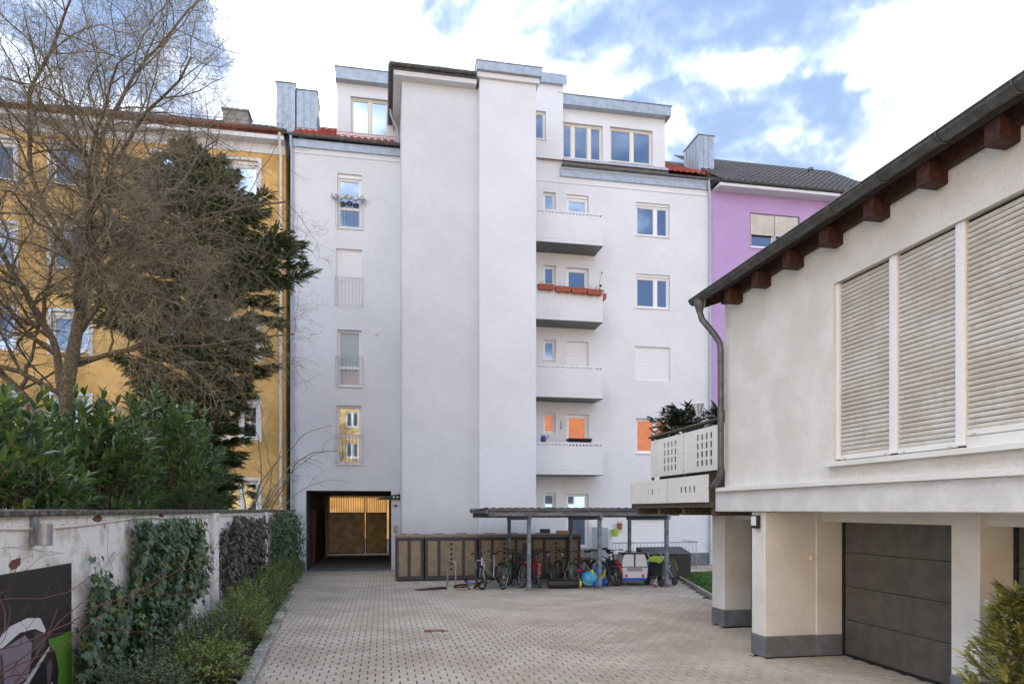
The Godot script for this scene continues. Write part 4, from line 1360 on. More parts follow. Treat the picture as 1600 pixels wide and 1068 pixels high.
# print: dark hedge, mown grass, the rear half of a black saloon with a pale roof
func poster_image() -> Image:
	var w := 768
	var h := 346
	var im := Image.create(w, h, true, Image.FORMAT_RGB8)
	var f := FastNoiseLite.new()
	f.seed = 8; f.frequency = 0.05; f.fractal_octaves = 4
	for y in h:
		for x in w:
			var nn := f.get_noise_2d(x, y * 0.4) * 0.5 + 0.5
			var n2 := f.get_noise_2d(x * 3.0, y * 3.0) * 0.5 + 0.5
			var c := Color(0.10, 0.09, 0.09).lerp(Color(0.2, 0.19, 0.19), nn * n2)
			if y > 150 + 6 * sin(x * 0.02): c = Color(0.24, 0.42, 0.10).lerp(Color(0.40, 0.60, 0.18), n2)
			im.set_pixel(x, y, c)
	var sc := func(a: Array) -> PackedVector2Array:
		var p := PackedVector2Array()
		for q in a: p.append(Vector2(q[0], q[1]))
		return p
	fill_poly(im, sc.call([[440, 120], [500, 98], [570, 92], [625, 100], [650, 130], [662, 168], [690, 190], [705, 230], [700, 262], [660, 290], [600, 330], [440, 345], [360, 345], [360, 190]]), Color(0.07, 0.065, 0.07))
	fill_poly(im, sc.call([[452, 122], [505, 101], [570, 95], [622, 103], [646, 132], [640, 138], [600, 122], [540, 120], [470, 140]]), Color(0.86, 0.85, 0.86))
	fill_poly(im, sc.call([[600, 128], [636, 138], [650, 166], [604, 178], [592, 150]]), Color(0.30, 0.27, 0.27))
	fill_poly(im, sc.call([[380, 170], [460, 142], [560, 128], [590, 150], [575, 215], [380, 240]]), Color(0.52, 0.48, 0.53))
	fill_poly(im, sc.call([[470, 150], [478, 148], [486, 222], [478, 224]]), Color(0.25, 0.22, 0.25))
	fill_poly(im, sc.call([[380, 246], [560, 222], [640, 180], [664, 170], [664, 176], [570, 232], [380, 262]]), Color(0.75, 0.73, 0.76))
	fill_poly(im, sc.call([[380, 275], [440, 262], [500, 258], [536, 268], [530, 280], [470, 285], [420, 310], [380, 340]]), Color(0.58, 0.54, 0.60))
	fill_poly(im, sc.call([[648, 210], [668, 196], [676, 212], [668, 240], [655, 262]]), Color(0.34, 0.32, 0.36))
	for ring in [[26.0, Color(0.04, 0.04, 0.04)], [19.0, Color(0.82, 0.82, 0.80)], [12.0, Color(0.3, 0.3, 0.3)]]:
		var p := PackedVector2Array()
		for k in 24: p.append(Vector2(672 + cos(TAU * k / 24) * ring[0] * 0.5, 280 + sin(TAU * k / 24) * ring[0] * 1.6))
		fill_poly(im, p, ring[1])
	im.generate_mipmaps()
	return im

# ---------- shelter, bins ----------
func build_shelter() -> void:
	var t := thing("bicycle_shelter", "grey timber bicycle shelter with flat corrugated roof", "shelter")
	var g: MB
	for x in [3.89, 5.9, 7.88]:
		for z in [-18.05, -21.0]:
			g = MB.new()
			g.bx(Vector3(x - 0.05, 0.06, z - 0.05), Vector3(x + 0.05, 2.02 if z > -20 else 1.95, z + 0.05), 0.008)
			var p := part("post", g, M.shelter, t)
			g = MB.new()
			g.bx(Vector3(x - 0.06, 0.0, z - 0.03), Vector3(x - 0.052, 0.2, z + 0.03))
			g.bx(Vector3(x + 0.052, 0.0, z - 0.03), Vector3(x + 0.06, 0.2, z + 0.03))
			g.bx(Vector3(x - 0.03, 0.0, z - 0.03), Vector3(x + 0.03, 0.06, z + 0.03))
			part("post_shoe", g, M.steel, p)
		g = MB.new()
		g.bar(Vector3(x, 1.99, -17.85), Vector3(x, 1.93, -21.2), 0.08, 0.12, 0.008)
		part("cross_beam", g, M.shelter, t)
	g = MB.new()
	g.bx(Vector3(2.75, 2.03, -17.95), Vector3(8.2, 2.17, -17.88), 0.008)
	part("front_beam", g, M.shelter, t)
	g = MB.new()
	g.bx(Vector3(2.75, 1.95, -21.12), Vector3(8.2, 2.09, -21.05), 0.008)
	part("rear_beam", g, M.shelter, t)
	for k in 5:
		g = MB.new()
		g.bar(Vector3(2.75, 2.155 - k * 0.018, -18.3 - k * 0.65), Vector3(8.2, 2.155 - k * 0.018, -18.3 - k * 0.65), 0.05, 0.07, 0.005)
		part("purlin", g, M.shelter, t)
	g = MB.new()
	g.bx(Vector3(2.68, 2.18, -17.8), Vector3(8.28, 2.235, -17.76), 0.006)
	g.bx(Vector3(2.68, 2.10, -21.3), Vector3(2.72, 2.235, -17.76), 0.006)
	g.bx(Vector3(8.24, 2.10, -21.3), Vector3(8.28, 2.235, -17.76), 0.006)
	part("fascia_board", g, M.shelter, t)
	g = MB.new() # corrugated sheet falling to the rear
	var n := 140
	for k in n:
		var xa := 2.62 + 5.7 * k / n; var xb := 2.62 + 5.7 * (k + 1) / n
		var ya := 0.014 * sin(k * 1.25); var yb := 0.014 * sin((k + 1) * 1.25)
		for e in [0.0, 0.006]:
			g.quad(Vector3(xa, 2.245 + ya + e, -17.7), Vector3(xb, 2.245 + yb + e, -17.7), Vector3(xb, 2.13 + yb + e, -21.4), Vector3(xa, 2.13 + ya + e, -21.4), Vector3(-(yb - ya) * 24.0, 1, 0).normalized())
		g.quad(Vector3(xa, 2.245 + ya, -17.7), Vector3(xb, 2.245 + yb, -17.7), Vector3(xb, 2.251 + yb, -17.7), Vector3(xa, 2.251 + ya, -17.7), Vector3.BACK)
	part("corrugated_roof", g, M.shelter, t)

func bin_box(called: String, label: String, x0: float, x1: float, layout: Array) -> void:
	# layout: widths of panels, holes flagged by negative
	var t := thing(called, label, "bin store", Vector3(x0, 0, -21.1), 0.0, "bin stores in a row")
	var w := x1 - x0
	var g := MB.new()
	g.bx(Vector3(0, 0.05, -0.88), Vector3(w, 1.3, -0.03))
	part("body", g, M.bin_frame, t)
	g = MB.new()
	g.bx(Vector3(0, 0.03, -0.04), Vector3(w, 0.15, 0.0), 0.006)
	g.bx(Vector3(0, 1.24, -0.04), Vector3(w, 1.34, 0.0), 0.006)
	var tot := 0.0
	for l in layout: tot += abs(l)
	var st := 0.085
	var sc: float = (w - st * (layout.size() + 1)) / tot
	var x := 0.0
	var panels := []
	for k in layout.size() + 1:
		g.bx(Vector3(x, 0.15, -0.04), Vector3(x + st, 1.24, -0.002), 0.006)
		x += st
		if k < layout.size():
			panels.append([x, x + abs(layout[k]) * sc, layout[k] < 0.0])
			x += abs(layout[k]) * sc
	part("frame", g, M.bin_frame, t)
	for p in panels:
		g = MB.new()
		g.bx(Vector3(p[0] + 0.004, 0.154, -0.03), Vector3(p[1] - 0.004, 1.236, -0.018), 0.003)
		var o := part("panel", g, M.bin_panel, t)
		if p[2]:
			g = MB.new()
			for k in 6:
				var cx: float = (p[0] + p[1]) * 0.5
				g.bx(Vector3(cx - 0.035, 0.32 + k * 0.155, -0.02), Vector3(cx + 0.035, 0.39 + k * 0.155, -0.0165))
			part("hand_holes", g, M.black, o)
	g = MB.new()
	g.bx(Vector3(-0.01, 1.345, -0.9), Vector3(w + 0.01, 1.42, 0.02), 0.012)
	part("lid", g, M.bin_panel, t)
	g = MB.new()
	for k in 2: g.bx(Vector3(w * (0.2 + 0.45 * k), 1.42, -0.82), Vector3(w * (0.4 + 0.45 * k), 1.44, -0.78), 0.004)
	part("lid_hinge", g, M.dark, t)

func hoop(x: float, z: float, label: String) -> void:
	var g := MB.new()
	var p := [Vector3(0, 0, 0.3), Vector3(0, 0.62, 0.3), Vector3(0, 0.7, 0.27), Vector3(0, 0.74, 0.2), Vector3(0, 0.74, -0.2), Vector3(0, 0.7, -0.27), Vector3(0, 0.62, -0.3), Vector3(0, 0, -0.3)]
	g.tube(p, [0.026], 10)
	var o := solo("bicycle_stand", g, M.steel, label, "bicycle stand", "steel hoops for locking bicycles")
	o.position = Vector3(x, 0, z)
	o.rotation.y = 0.3

# ---------- bicycles ----------
# stands along +X (front wheel at +X), wheels r, base at the ground; returns the thing
func bike(label: String, at: Vector3, turn: float, lean: float, o := {}) -> Node3D:
	var t := thing("bicycle", label, "bicycle", at, turn, "bicycles parked under the shelter")
	t.rotation = Vector3(0, turn, 0)
	t.basis = Basis(Vector3.UP, turn) * Basis(Vector3.RIGHT, lean)
	var s: float = o.get("size", 1.0)
	var fm: Material = o.get("paint", M.paint_black)
	var R := 0.34 * s
	var wb := 1.04 * s
	var st: float = o.get("steer", 0.0)
	var rear := Vector3(-wb * 0.45, R, 0)
	var front := Vector3(wb * 0.55, R, 0)
	var bb := Vector3(-0.02, 0.29 * s, 0)
	var seat_top := Vector3(-0.2 * s, 0.83 * s, 0)
	var head_t := Vector3(0.37 * s, 0.88 * s, 0)
	var head_b := Vector3(0.42 * s, 0.7 * s, 0)
	var g := MB.new()
	var low: bool = o.get("step", false)
	g.rod(bb, seat_top, 0.016 * s, 8)
	if low: g.tube([head_b + Vector3(-0.01, 0.05, 0), Vector3(0.12 * s, 0.42 * s, 0), bb + Vector3(-0.04, 0.12 * s, 0)], [0.019 * s], 8)
	else: g.rod(seat_top - Vector3(0.02, 0.08, 0), head_t - Vector3(0, 0.03, 0), 0.017 * s, 8)
	g.rod(bb, head_b, 0.021 * s, 8)
	g.rod(head_b - Vector3(-0.01, 0.02, 0), head_t, 0.022 * s, 8)
	for e in [-1.0, 1.0]:
		g.tube([bb + Vector3(0, 0, e * 0.03), rear + Vector3(0.12, 0, e * 0.055), rear + Vector3(0, 0, e * 0.06)], [0.011 * s], 6)
		g.rod(seat_top - Vector3(-0.02, 0.12, -e * 0.02), rear + Vector3(0, 0, e * 0.06), 0.009 * s, 6)
	part("frame", g, fm, t)
	# the part that steers
	var sb := Basis((head_t - head_b).normalized(), st)
	var piv := head_b
	var sw := func(p: Vector3) -> Vector3: return piv + sb * (p - piv)
	g = MB.new()
	for e in [-1.0, 1.0]:
		g.tube([sw.call(head_b + Vector3(0.0, -0.02, e * 0.05)), sw.call(head_b + Vector3(0.03, -0.14, e * 0.055)), sw.call(front + Vector3(0, 0, e * 0.055))], [0.014 * s, 0.014 * s, 0.01 * s], 7)
	g.bar(sw.call(head_b + Vector3(0, -0.02, -0.06)), sw.call(head_b + Vector3(0, -0.02, 0.06)), 0.035, 0.03)
	part("fork", g, o.get("fork", fm), t)
	g = MB.new()
	var hb := head_t + Vector3(-0.02, 0.1 * s, 0)
	g.tube([sw.call(head_t), sw.call(hb), sw.call(hb + Vector3(0.07, 0.03, 0))], [0.014], 7)
	var hw: float = 0.3 * s
	var back := 0.02 if not low else -0.14
	g.tube([sw.call(hb + Vector3(back, 0.05, -hw)), sw.call(hb + Vector3(0.04, 0.05, -hw * 0.5)), sw.call(hb + Vector3(0.07, 0.03, 0)), sw.call(hb + Vector3(0.04, 0.05, hw * 0.5)), sw.call(hb + Vector3(back, 0.05, hw))], [0.012], 7)
	var hbar := part("handlebar", g, o.get("bar", M.dark), t)
	g = MB.new()
	for e in [-1.0, 1.0]:
		g.tube([sw.call(hb + Vector3(back - 0.01, 0.05, e * (hw + 0.02))), sw.call(hb + Vector3(back + 0.015, 0.05, e * (hw - 0.1)))], [0.018], 8)
		g.tube([sw.call(hb + Vector3(back + 0.05, 0.05, e * (hw - 0.1))), sw.call(hb + Vector3(back + 0.09, 0.02, e * (hw + 0.0)))], [0.007], 5)
	part("grips", g, M.rubber, hbar)
	# wheels
	for wI in 2:
		var c: Vector3 = rear if wI == 0 else front
		g = MB.new()
		var ring := []
		for k in 33:
			var a := TAU * k / 32
			var p := c + Vector3(cos(a) * (R - 0.022), sin(a) * (R - 0.022), 0)
			ring.append(p if wI == 0 else sw.call(p))
		g.tube(ring, [0.022 * (1.2 if o.get("fat", false) else 0.9)], 7, false)
		var wh := part("wheel", g, M.rubber, t)
		g = MB.new()
		ring = []
		for k in 33:
			var a := TAU * k / 32
			var p := c + Vector3(cos(a) * (R - 0.05), sin(a) * (R - 0.05), 0)
			ring.append(p if wI == 0 else sw.call(p))
		g.tube(ring, [0.011], 5, false)
		var hubA := c + Vector3(0, 0, -0.035); var hubB := c + Vector3(0, 0, 0.035)
		g.rod(hubA if wI == 0 else sw.call(hubA), hubB if wI == 0 else sw.call(hubB), 0.024, 8)
		for k in 20:
			var a := TAU * k / 20
			var p := c + Vector3(cos(a) * (R - 0.05), sin(a) * (R - 0.05), 0)
			var q := c + Vector3(cos(a + 0.5) * 0.022, sin(a + 0.5) * 0.022, 0.03 if k % 2 else -0.03)
			g.rod(p if wI == 0 else sw.call(p), q if wI == 0 else sw.call(q), 0.0022, 3)
		part("rim", g, o.get("rim", M.silver), wh)
		if o.get("guards", true):
			g = MB.new()
			var arc := []
			for k in 10:
				var a: float = lerp(0.35, 2.9, k / 9.0) if wI == 0 else lerp(0.5, 2.6, k / 9.0)
				var p := c + Vector3(cos(a) * (R + 0.02), sin(a) * (R + 0.02), 0)
				arc.append(p if wI == 0 else sw.call(p))
			for k in 9:
				var A: Vector3 = arc[k]; var B: Vector3 = arc[k + 1]
				g.bar(A, B, 0.05, 0.006)
			part("mudguard", g, o.get("guard", M.dark), t)
	# saddle
	g = MB.new()
	g.rod(seat_top, seat_top + Vector3(-0.02, 0.12 * s, 0), 0.012, 6)
	part("seat_post", g, M.silver, t)
	g = MB.new()
	var sp := seat_top + Vector3(-0.02, 0.13 * s, 0)
	var out := PackedVector2Array([Vector2(-0.12, -0.075), Vector2(-0.06, -0.085), Vector2(0.02, -0.035), Vector2(0.14, -0.018), Vector2(0.15, 0.0), Vector2(0.14, 0.018), Vector2(0.02, 0.035), Vector2(-0.06, 0.085), Vector2(-0.12, 0.075)])
	g.prism(out, sp, Vector3.RIGHT * s, Vector3.BACK * s, 0.045)
	part("saddle", g, o.get("saddle", M.rubber), t)
	# drive
	g = MB.new()
	var rb := Basis(Vector3.RIGHT, PI / 2)
	g.lathe(bb + Vector3(0, 0, 0.045), [Vector2(0, 0), Vector2(0.085 * s, 0), Vector2(0.09 * s, 0.003), Vector2(0.085 * s, 0.006), Vector2(0, 0.006)], 18, rb)
	g.lathe(rear + Vector3(0, 0, 0.045), [Vector2(0, 0), Vector2(0.045 * s, 0), Vector2(0.045 * s, 0.01), Vector2(0, 0.01)], 12, rb)
	g.rod(bb + Vector3(0, 0.085 * s, 0.042), rear + Vector3(0, 0.045 * s, 0.04), 0.004, 4)
	g.rod(bb + Vector3(0, -0.085 * s, 0.042), rear + Vector3(0, -0.045 * s, 0.04), 0.004, 4)
	part("chain_drive", g, M.dark, t)
	g = MB.new()
	for e in [-1.0, 1.0]:
		var d := Vector3(0.12 * s * e, -0.12 * s * e, 0)
		g.bar(bb + Vector3(0, 0, e * 0.06), bb + d + Vector3(0, 0, e * 0.075), 0.012, 0.022)
		g.box(bb + d + Vector3(0, 0, e * 0.12), Vector3(0.09, 0.022, 0.075), 0.005)
	part("pedals", g, M.dark, t)
	if o.get("kick", true):
		g = MB.new()
		g.rod(bb + Vector3(-0.06, -0.02, -0.05), Vector3(-0.16 * s, 0.01, -0.2 * s), 0.009, 6)
		part("kickstand", g, M.dark, t)
	if o.get("rack", false):
		g = MB.new()
		var ry := R * 2 + 0.06
		for e in [-1.0, 1.0]:
			g.rod(Vector3(rear.x - 0.2, ry, e * 0.06), Vector3(rear.x + 0.2, ry, e * 0.06), 0.006, 5)
			g.rod(rear + Vector3(0, 0, e * 0.065), Vector3(rear.x - 0.08, ry, e * 0.06), 0.005, 5)
		for k in 4: g.rod(Vector3(rear.x - 0.18 + k * 0.12, ry, -0.06), Vector3(rear.x - 0.18 + k * 0.12, ry, 0.06), 0.005, 5)
		part("luggage_rack", g, M.dark, t)
		g = MB.new()
		g.box(Vector3(rear.x - 0.22, ry - 0.03, 0), Vector3(0.025, 0.05, 0.1), 0.01)
		part("tail_light", g, M.red, t)
	if o.get("basket", false):
		g = MB.new()
		var bc: Vector3 = sw.call(head_t + Vector3(0.18, 0.02, 0))
		for k in 7:
			var y := -0.12 + k * 0.04
			for e in [[Vector3(-0.11, y, -0.15), Vector3(0.11, y, -0.15)], [Vector3(0.11, y, -0.15), Vector3(0.11, y, 0.15)], [Vector3(0.11, y, 0.15), Vector3(-0.11, y, 0.15)], [Vector3(-0.11, y, 0.15), Vector3(-0.11, y, -0.15)]]:
				g.rod(bc + e[0], bc + e[1], 0.005, 4)
		g.box(bc + Vector3(0, -0.12, 0), Vector3(0.22, 0.006, 0.3))
		part("basket", g, M.dark, t)
	if o.get("child_seat", false):
		g = MB.new()
		var cs := Vector3(rear.x - 0.02, R * 2 + 0.12, 0)
		g.box(cs, Vector3(0.26, 0.06, 0.26), 0.02)
		g.box(cs + Vector3(-0.14, 0.24, 0), Vector3(0.05, 0.46, 0.28), 0.02, Basis(Vector3.BACK, 0.15))
		for e in [-1.0, 1.0]: g.box(cs + Vector3(0.0, 0.1, e * 0.14), Vector3(0.24, 0.18, 0.03), 0.012)
		part("child_seat", g, M.dark, t)
	return t

func build_bikes() -> void:
	hoop(1.9, -19.25, "steel hoop at the left end, nearest the bin stores")
	hoop(2.72, -19.25, "second steel hoop from the left, behind the child's bicycle")
	hoop(4.35, -19.4, "steel hoop behind the red bicycle")
	hoop(6.1, -19.4, "steel hoop beside the second front post")
	# child's bicycle lying on the ground
	var kid := bike("small child's bicycle with blue saddle and orange rims lying on the paving", Vector3(2.25, 0.03, -18.75), 0.35, 1.25, {"size": 0.55, "paint": M.paint_black, "rim": M.orange_paint, "saddle": M.blue_plastic, "guards": false, "kick": false, "fat": true, "steer": 0.5})
	kid.position.y = 0.06
	kid.remove_meta("group")
	bike("silver mountain bicycle leaning, its front wheel turned towards the camera", Vector3(3.1, 0.0, -18.9), -2.35, 0.22, {"paint": M.silver, "guards": false, "fat": true, "steer": 0.2, "rim": M.dark})
	bike("dark green bicycle with chrome wheel, next to the silver one", Vector3(3.42, 0.0, -18.95), -1.9, -0.12, {"paint": M.paint_green, "steer": -0.25, "rack": true})
	bike("black city bicycle with child seat and red reflector seen from behind", Vector3(3.75, 0.0, -19.2), 1.75, 0.08, {"paint": M.paint_black, "step": true, "rack": true, "child_seat": true})
	bike("red bicycle with black basket just right of the front post", Vector3(4.35, 0.0, -18.95), 1.45, -0.08, {"paint": M.paint_red, "rack": true, "basket": true, "guard": M.paint_red})
	bike("black bicycle with wide handlebar between red and green bicycles", Vector3(4.85, 0.0, -19.3), -1.75, 0.1, {"paint": M.paint_black, "fat": true, "guards": false})
	bike("dark bicycle with bright green fork under the middle of the roof", Vector3(5.15, 0.0, -19.2), -1.45, -0.08, {"paint": M.paint_black, "fork": M.green, "steer": 0.3})
	bike("small purple bicycle with red lamp beside the blue ball", Vector3(5.5, 0.0, -18.75), 1.2, 0.12, {"paint": M.paint_purple, "size": 0.72, "rack": true, "fork": M.red})
	bike("black bicycle with raised handlebar behind the second front post", Vector3(6.15, 0.0, -19.3), -1.35, 0.1, {"paint": M.paint_black, "step": true, "rack": true})
	bike("black bicycle with red mudguard left of the white trailer", Vector3(6.5, 0.0, -19.1), 1.8, -0.1, {"paint": M.paint_black, "guard": M.red, "rack": true, "fat": true})
	bike("dark bicycle close against the white trailer", Vector3(6.75, 0.0, -19.45), -1.7, 0.06, {"paint": M.dark, "fat": true, "steer": 0.35})
	build_toys()

func build_toys() -> void:
	var g := MB.new()
	# skateboard ramp plate lying at the left
	g.prism(PackedVector2Array([Vector2(-0.5, 0), Vector2(0.35, 0), Vector2(0.35, 0.05), Vector2(-0.5, 0.012)]), Vector3(1.35, 0.004, -18.85), Vector3(1, 0, -0.3).normalized(), Vector3.UP, 0.32)
	solo("ground_plate", g, M.dark, "flat dark plate lying on the paving by the first hoop", "plate")
	# ball, toy car, helmet heap
	g = MB.new()
	var pr := []
	for k in 13: pr.append(Vector2(sin(PI * k / 12.0) * 0.23, 0.23 - cos(PI * k / 12.0) * 0.23))
	g.lathe(Vector3.ZERO, pr, 24)
	var ball := solo("ball", g, M.cyan_plastic, "big light blue ball on the ground under the shelter", "ball")
	ball.position = Vector3(5.72, 0.0, -18.5)
	g = MB.new()
	g.lathe(Vector3(0, 0.23, 0), [Vector2(0.2305, -0.012), Vector2(0.232, 0.0), Vector2(0.2305, 0.012)], 24, Basis(Vector3.RIGHT, 0.6))
	part("seam", g, M.white_plastic, ball)
	var t := thing("toy_tricycle", "lime green and blue plastic ride-on toy beside the ball", "toy", Vector3(6.05, 0, -18.55), 0.5)
	g = MB.new()
	g.tube([Vector3(-0.25, 0.3, 0), Vector3(0, 0.24, 0), Vector3(0.18, 0.3, 0), Vector3(0.24, 0.5, 0)], [0.06, 0.07, 0.05, 0.03], 10)
	g.tube([Vector3(-0.25, 0.3, 0), Vector3(-0.3, 0.5, 0)], [0.07, 0.05], 10)
	part("body", g, M.lime, t)
	g = MB.new()
	g.tube([Vector3(0.2, 0.52, -0.16), Vector3(0.25, 0.52, 0), Vector3(0.2, 0.52, 0.16)], [0.02], 8)
	g.lathe(Vector3(-0.05, 0.42, 0), [Vector2(0, 0), Vector2(0.14, 0.0), Vector2(0.15, 0.05), Vector2(0.09, 0.13), Vector2(0, 0.16)], 14)
	part("handle_and_helmet", g, M.blue_plastic, t)
	for p in [Vector3(-0.22, 0.12, -0.14), Vector3(-0.22, 0.12, 0.14), Vector3(0.2, 0.13, 0)]:
		g = MB.new()
		g.lathe(p - Vector3(0, 0, 0.03), [Vector2(0, 0), Vector2(0.11, 0), Vector2(0.12, 0.015), Vector2(0.12, 0.045), Vector2(0.11, 0.06), Vector2(0, 0.06)], 18, Basis(Vector3.RIGHT, PI / 2))
		var w := part("wheel", g, M.blue_plastic, t)
		w.position = Vector3(0, 0, 0.0)
	# long black bag with yellow end
	t = thing("tool_bag", "long black bag with yellow end lying in front of the bicycles", "bag", Vector3(4.95, 0, -18.35), -0.08)
	g = MB.new()
	g.tube([Vector3(-0.45, 0.12, 0), Vector3(-0.4, 0.13, 0), Vector3(0.4, 0.13, 0), Vector3(0.43, 0.125, 0)], [0.09, 0.125, 0.13, 0.12], 14)
	part("bag_body", g, M.dark, t)
	g = MB.new()
	g.lathe(Vector3(0.43, 0.125, 0), [Vector2(0.122, 0.0), Vector2(0.118, 0.05), Vector2(0.05, 0.07), Vector2(0, 0.07)], 14, Basis(Vector3.BACK, -PI / 2))
	part("end_cap", g, M.yellow_plastic, t)
	g = MB.new()
	g.tube([Vector3(-0.2, 0.24, 0.02), Vector3(-0.12, 0.32, 0.03), Vector3(0.12, 0.32, 0.03), Vector3(0.2, 0.24, 0.02)], [0.012], 6)
	part("handle", g, M.rubber, t)
	# child trailer
	t = thing("bicycle_trailer", "white and blue child bicycle trailer with two wheels, seen from behind", "trailer", Vector3(7.12, 0, -18.55), -0.12)
	g = MB.new()
	var hull := PackedVector2Array([Vector2(-0.36, 0.22), Vector2(0.36, 0.22), Vector2(0.385, 0.5), Vector2(0.35, 0.72), Vector2(0.29, 0.92), Vector2(-0.29, 0.92), Vector2(-0.35, 0.72), Vector2(-0.385, 0.5)])
	g.prism(hull, Vector3(0, 0, -0.4), Vector3.RIGHT, Vector3.UP, 0.8)
	part("canopy", g, M.cloth, t)
	g = MB.new()
	g.bx(Vector3(-0.37, 0.16, -0.78), Vector3(0.37, 0.24, 0.02), 0.02)
	for e in [-1.0, 1.0]: g.bar(Vector3(e * 0.39, 0.24, -0.75), Vector3(e * 0.39, 0.7, -0.75), 0.02, 0.5)
	part("side_skirt", g, M.blue_plastic, t)
	g = MB.new()
	g.bx(Vector3(-0.02, 0.56, 0.002), Vector3(0.02, 0.93, 0.012))
	g.bx(Vector3(-0.385, 0.545, 0.002), Vector3(0.385, 0.562, 0.01))
	g.bx(Vector3(-0.38, 0.92, -0.5), Vector3(0.38, 0.95, 0.02), 0.01)
	part("straps", g, M.dark, t)
	g = MB.new()
	g.bx(Vector3(-0.22, 0.43, 0.002), Vector3(0.22, 0.53, 0.012), 0.004)
	part("rear_pocket", g, M.silver, t)
	for e in [-1.0, 1.0]:
		g = MB.new()
		g.lathe(Vector3(e * 0.24, 0.3, 0.0), [Vector2(0, 0.02), Vector2(0.035, 0.018), Vector2(0.04, 0.0)], 12, Basis(Vector3.RIGHT, PI / 2))
		part("reflector", g, M.red, t)
		g = MB.new()
		var ring := []
		for k in 29: ring.append(Vector3(e * 0.46, 0.25 + sin(TAU * k / 28) * 0.23, -0.35 + cos(TAU * k / 28) * 0.23))
		g.tube(ring, [0.024], 7, false)
		g.rod(Vector3(e * 0.38, 0.25, -0.35), Vector3(e * 0.48, 0.25, -0.35), 0.02, 8)
		for k in 12: g.rod(Vector3(e * 0.46, 0.25, -0.35), ring[k * 28 / 12], 0.003, 3)
		part("wheel", g, M.rubber, t)
	g = MB.new()
	g.tube([Vector3(-0.3, 0.9, 0.0), Vector3(-0.3, 1.02, 0.1), Vector3(0.3, 1.02, 0.1), Vector3(0.3, 0.9, 0)], [0.014], 7)
	part("push_bar", g, M.dark, t)
	# buggy with lime hood
	t = thing("pushchair", "black and lime green pushchair beside the right front post", "pushchair", Vector3(7.95, 0, -18.6), 0.5)
	g = MB.new()
	var N := 9
	for k in N: # curved hood shell
		var a0 := 0.1 + 2.3 * k / N; var a1 := 0.1 + 2.3 * (k + 1) / N
		for e in [0.0, 0.02]:
			g.quad(Vector3(cos(a0) * (0.45 - e), 0.4 + sin(a0) * (0.45 - e), -0.26), Vector3(cos(a1) * (0.45 - e), 0.4 + sin(a1) * (0.45 - e), -0.26), Vector3(cos(a1) * (0.45 - e), 0.4 + sin(a1) * (0.45 - e), 0.26), Vector3(cos(a0) * (0.45 - e), 0.4 + sin(a0) * (0.45 - e), 0.26), Vector3(cos(a0), sin(a0), 0) * (1.0 if e == 0.0 else -1.0))
	part("hood", g, M.lime, t)
	g = MB.new()
	g.prism(PackedVector2Array([Vector2(-0.3, 0.3), Vector2(0.4, 0.16), Vector2(0.43, 0.4), Vector2(0.3, 0.68), Vector2(0.05, 0.82), Vector2(-0.2, 0.72)]), Vector3(0, 0, 0), Vector3.RIGHT, Vector3.UP, 0.48)
	part("seat", g, M.dark, t)
	g = MB.new()
	for e in [-0.24, 0.24]:
		g.rod(Vector3(-0.4, 1.02, e), Vector3(0.3, 0.14, e), 0.014, 7)
		g.rod(Vector3(-0.3, 0.14, e), Vector3(0.1, 0.6, e), 0.014, 7)
	g.rod(Vector3(-0.4, 1.02, -0.24), Vector3(-0.4, 1.02, 0.24), 0.018, 8)
	part("chassis", g, M.chrome, t)
	for p in [Vector3(0.3, 0.13, -0.26), Vector3(0.3, 0.13, 0.26), Vector3(-0.3, 0.13, -0.26), Vector3(-0.3, 0.13, 0.26)]:
		g = MB.new()
		g.lathe(p - Vector3(0, 0, 0.02), [Vector2(0, 0), Vector2(0.12, 0), Vector2(0.13, 0.02), Vector2(0.12, 0.04), Vector2(0, 0.04)], 18, Basis(Vector3.RIGHT, PI / 2))
		part("wheel", g, M.rubber, t)
	# scooter, pink and white
	t = thing("kick_scooter", "pink and white child's kick scooter leaning by the trailer", "scooter", Vector3(7.62, 0, -18.3), 1.2)
	t.basis = Basis(Vector3.UP, 1.2) * Basis(Vector3.RIGHT, 0.3)
	g = MB.new()
	g.box(Vector3(0, 0.09, 0), Vector3(0.42, 0.03, 0.11), 0.01)
	part("deck", g, M.pinkwhite, t)
	g = MB.new()
	g.rod(Vector3(0.24, 0.08, 0), Vector3(0.16, 0.68, 0), 0.016, 8)
	g.rod(Vector3(0.16, 0.68, -0.14), Vector3(0.16, 0.68, 0.14), 0.014, 8)
	part("handle", g, M.white_plastic, t)
	for p in [Vector3(0.26, 0.06, 0), Vector3(-0.24, 0.06, 0)]:
		g = MB.new()
		g.lathe(p - Vector3(0, 0, 0.015), [Vector2(0, 0), Vector2(0.058, 0), Vector2(0.058, 0.03), Vector2(0, 0.03)], 14, Basis(Vector3.RIGHT, PI / 2))
		part("wheel", g, M.red, t)
	# dark garden box and the railing behind
	t = thing("garden_box", "black storage box with sloping lid behind the pushchair", "storage box", Vector3(8.9, 0, -20.6), 0.0)
	g = MB.new()
	g.bx(Vector3(-0.75, 0.03, -0.4), Vector3(0.75, 0.78, 0.4), 0.015)
	part("body", g, M.dark, t)
	g = MB.new()
	g.prism(PackedVector2Array([Vector2(-0.43, 0.78), Vector2(0.43, 0.78), Vector2(0.43, 0.8), Vector2(-0.43, 0.98)]), Vector3.ZERO, Vector3.BACK, Vector3.UP, 1.56)
	part("lid", g, M.bin_frame, t)
	t = thing("stair_railing", "thin grey steel railing round the cellar stairs by the facade", "railing", Vector3(0, 0, -23.4))
	g = MB.new()
	g.rod(Vector3(8.1, 1.0, 0), Vector3(11.4, 1.0, 0), 0.018, 8)
	g.rod(Vector3(8.1, 0.12, 0), Vector3(11.4, 0.12, 0), 0.012, 6)
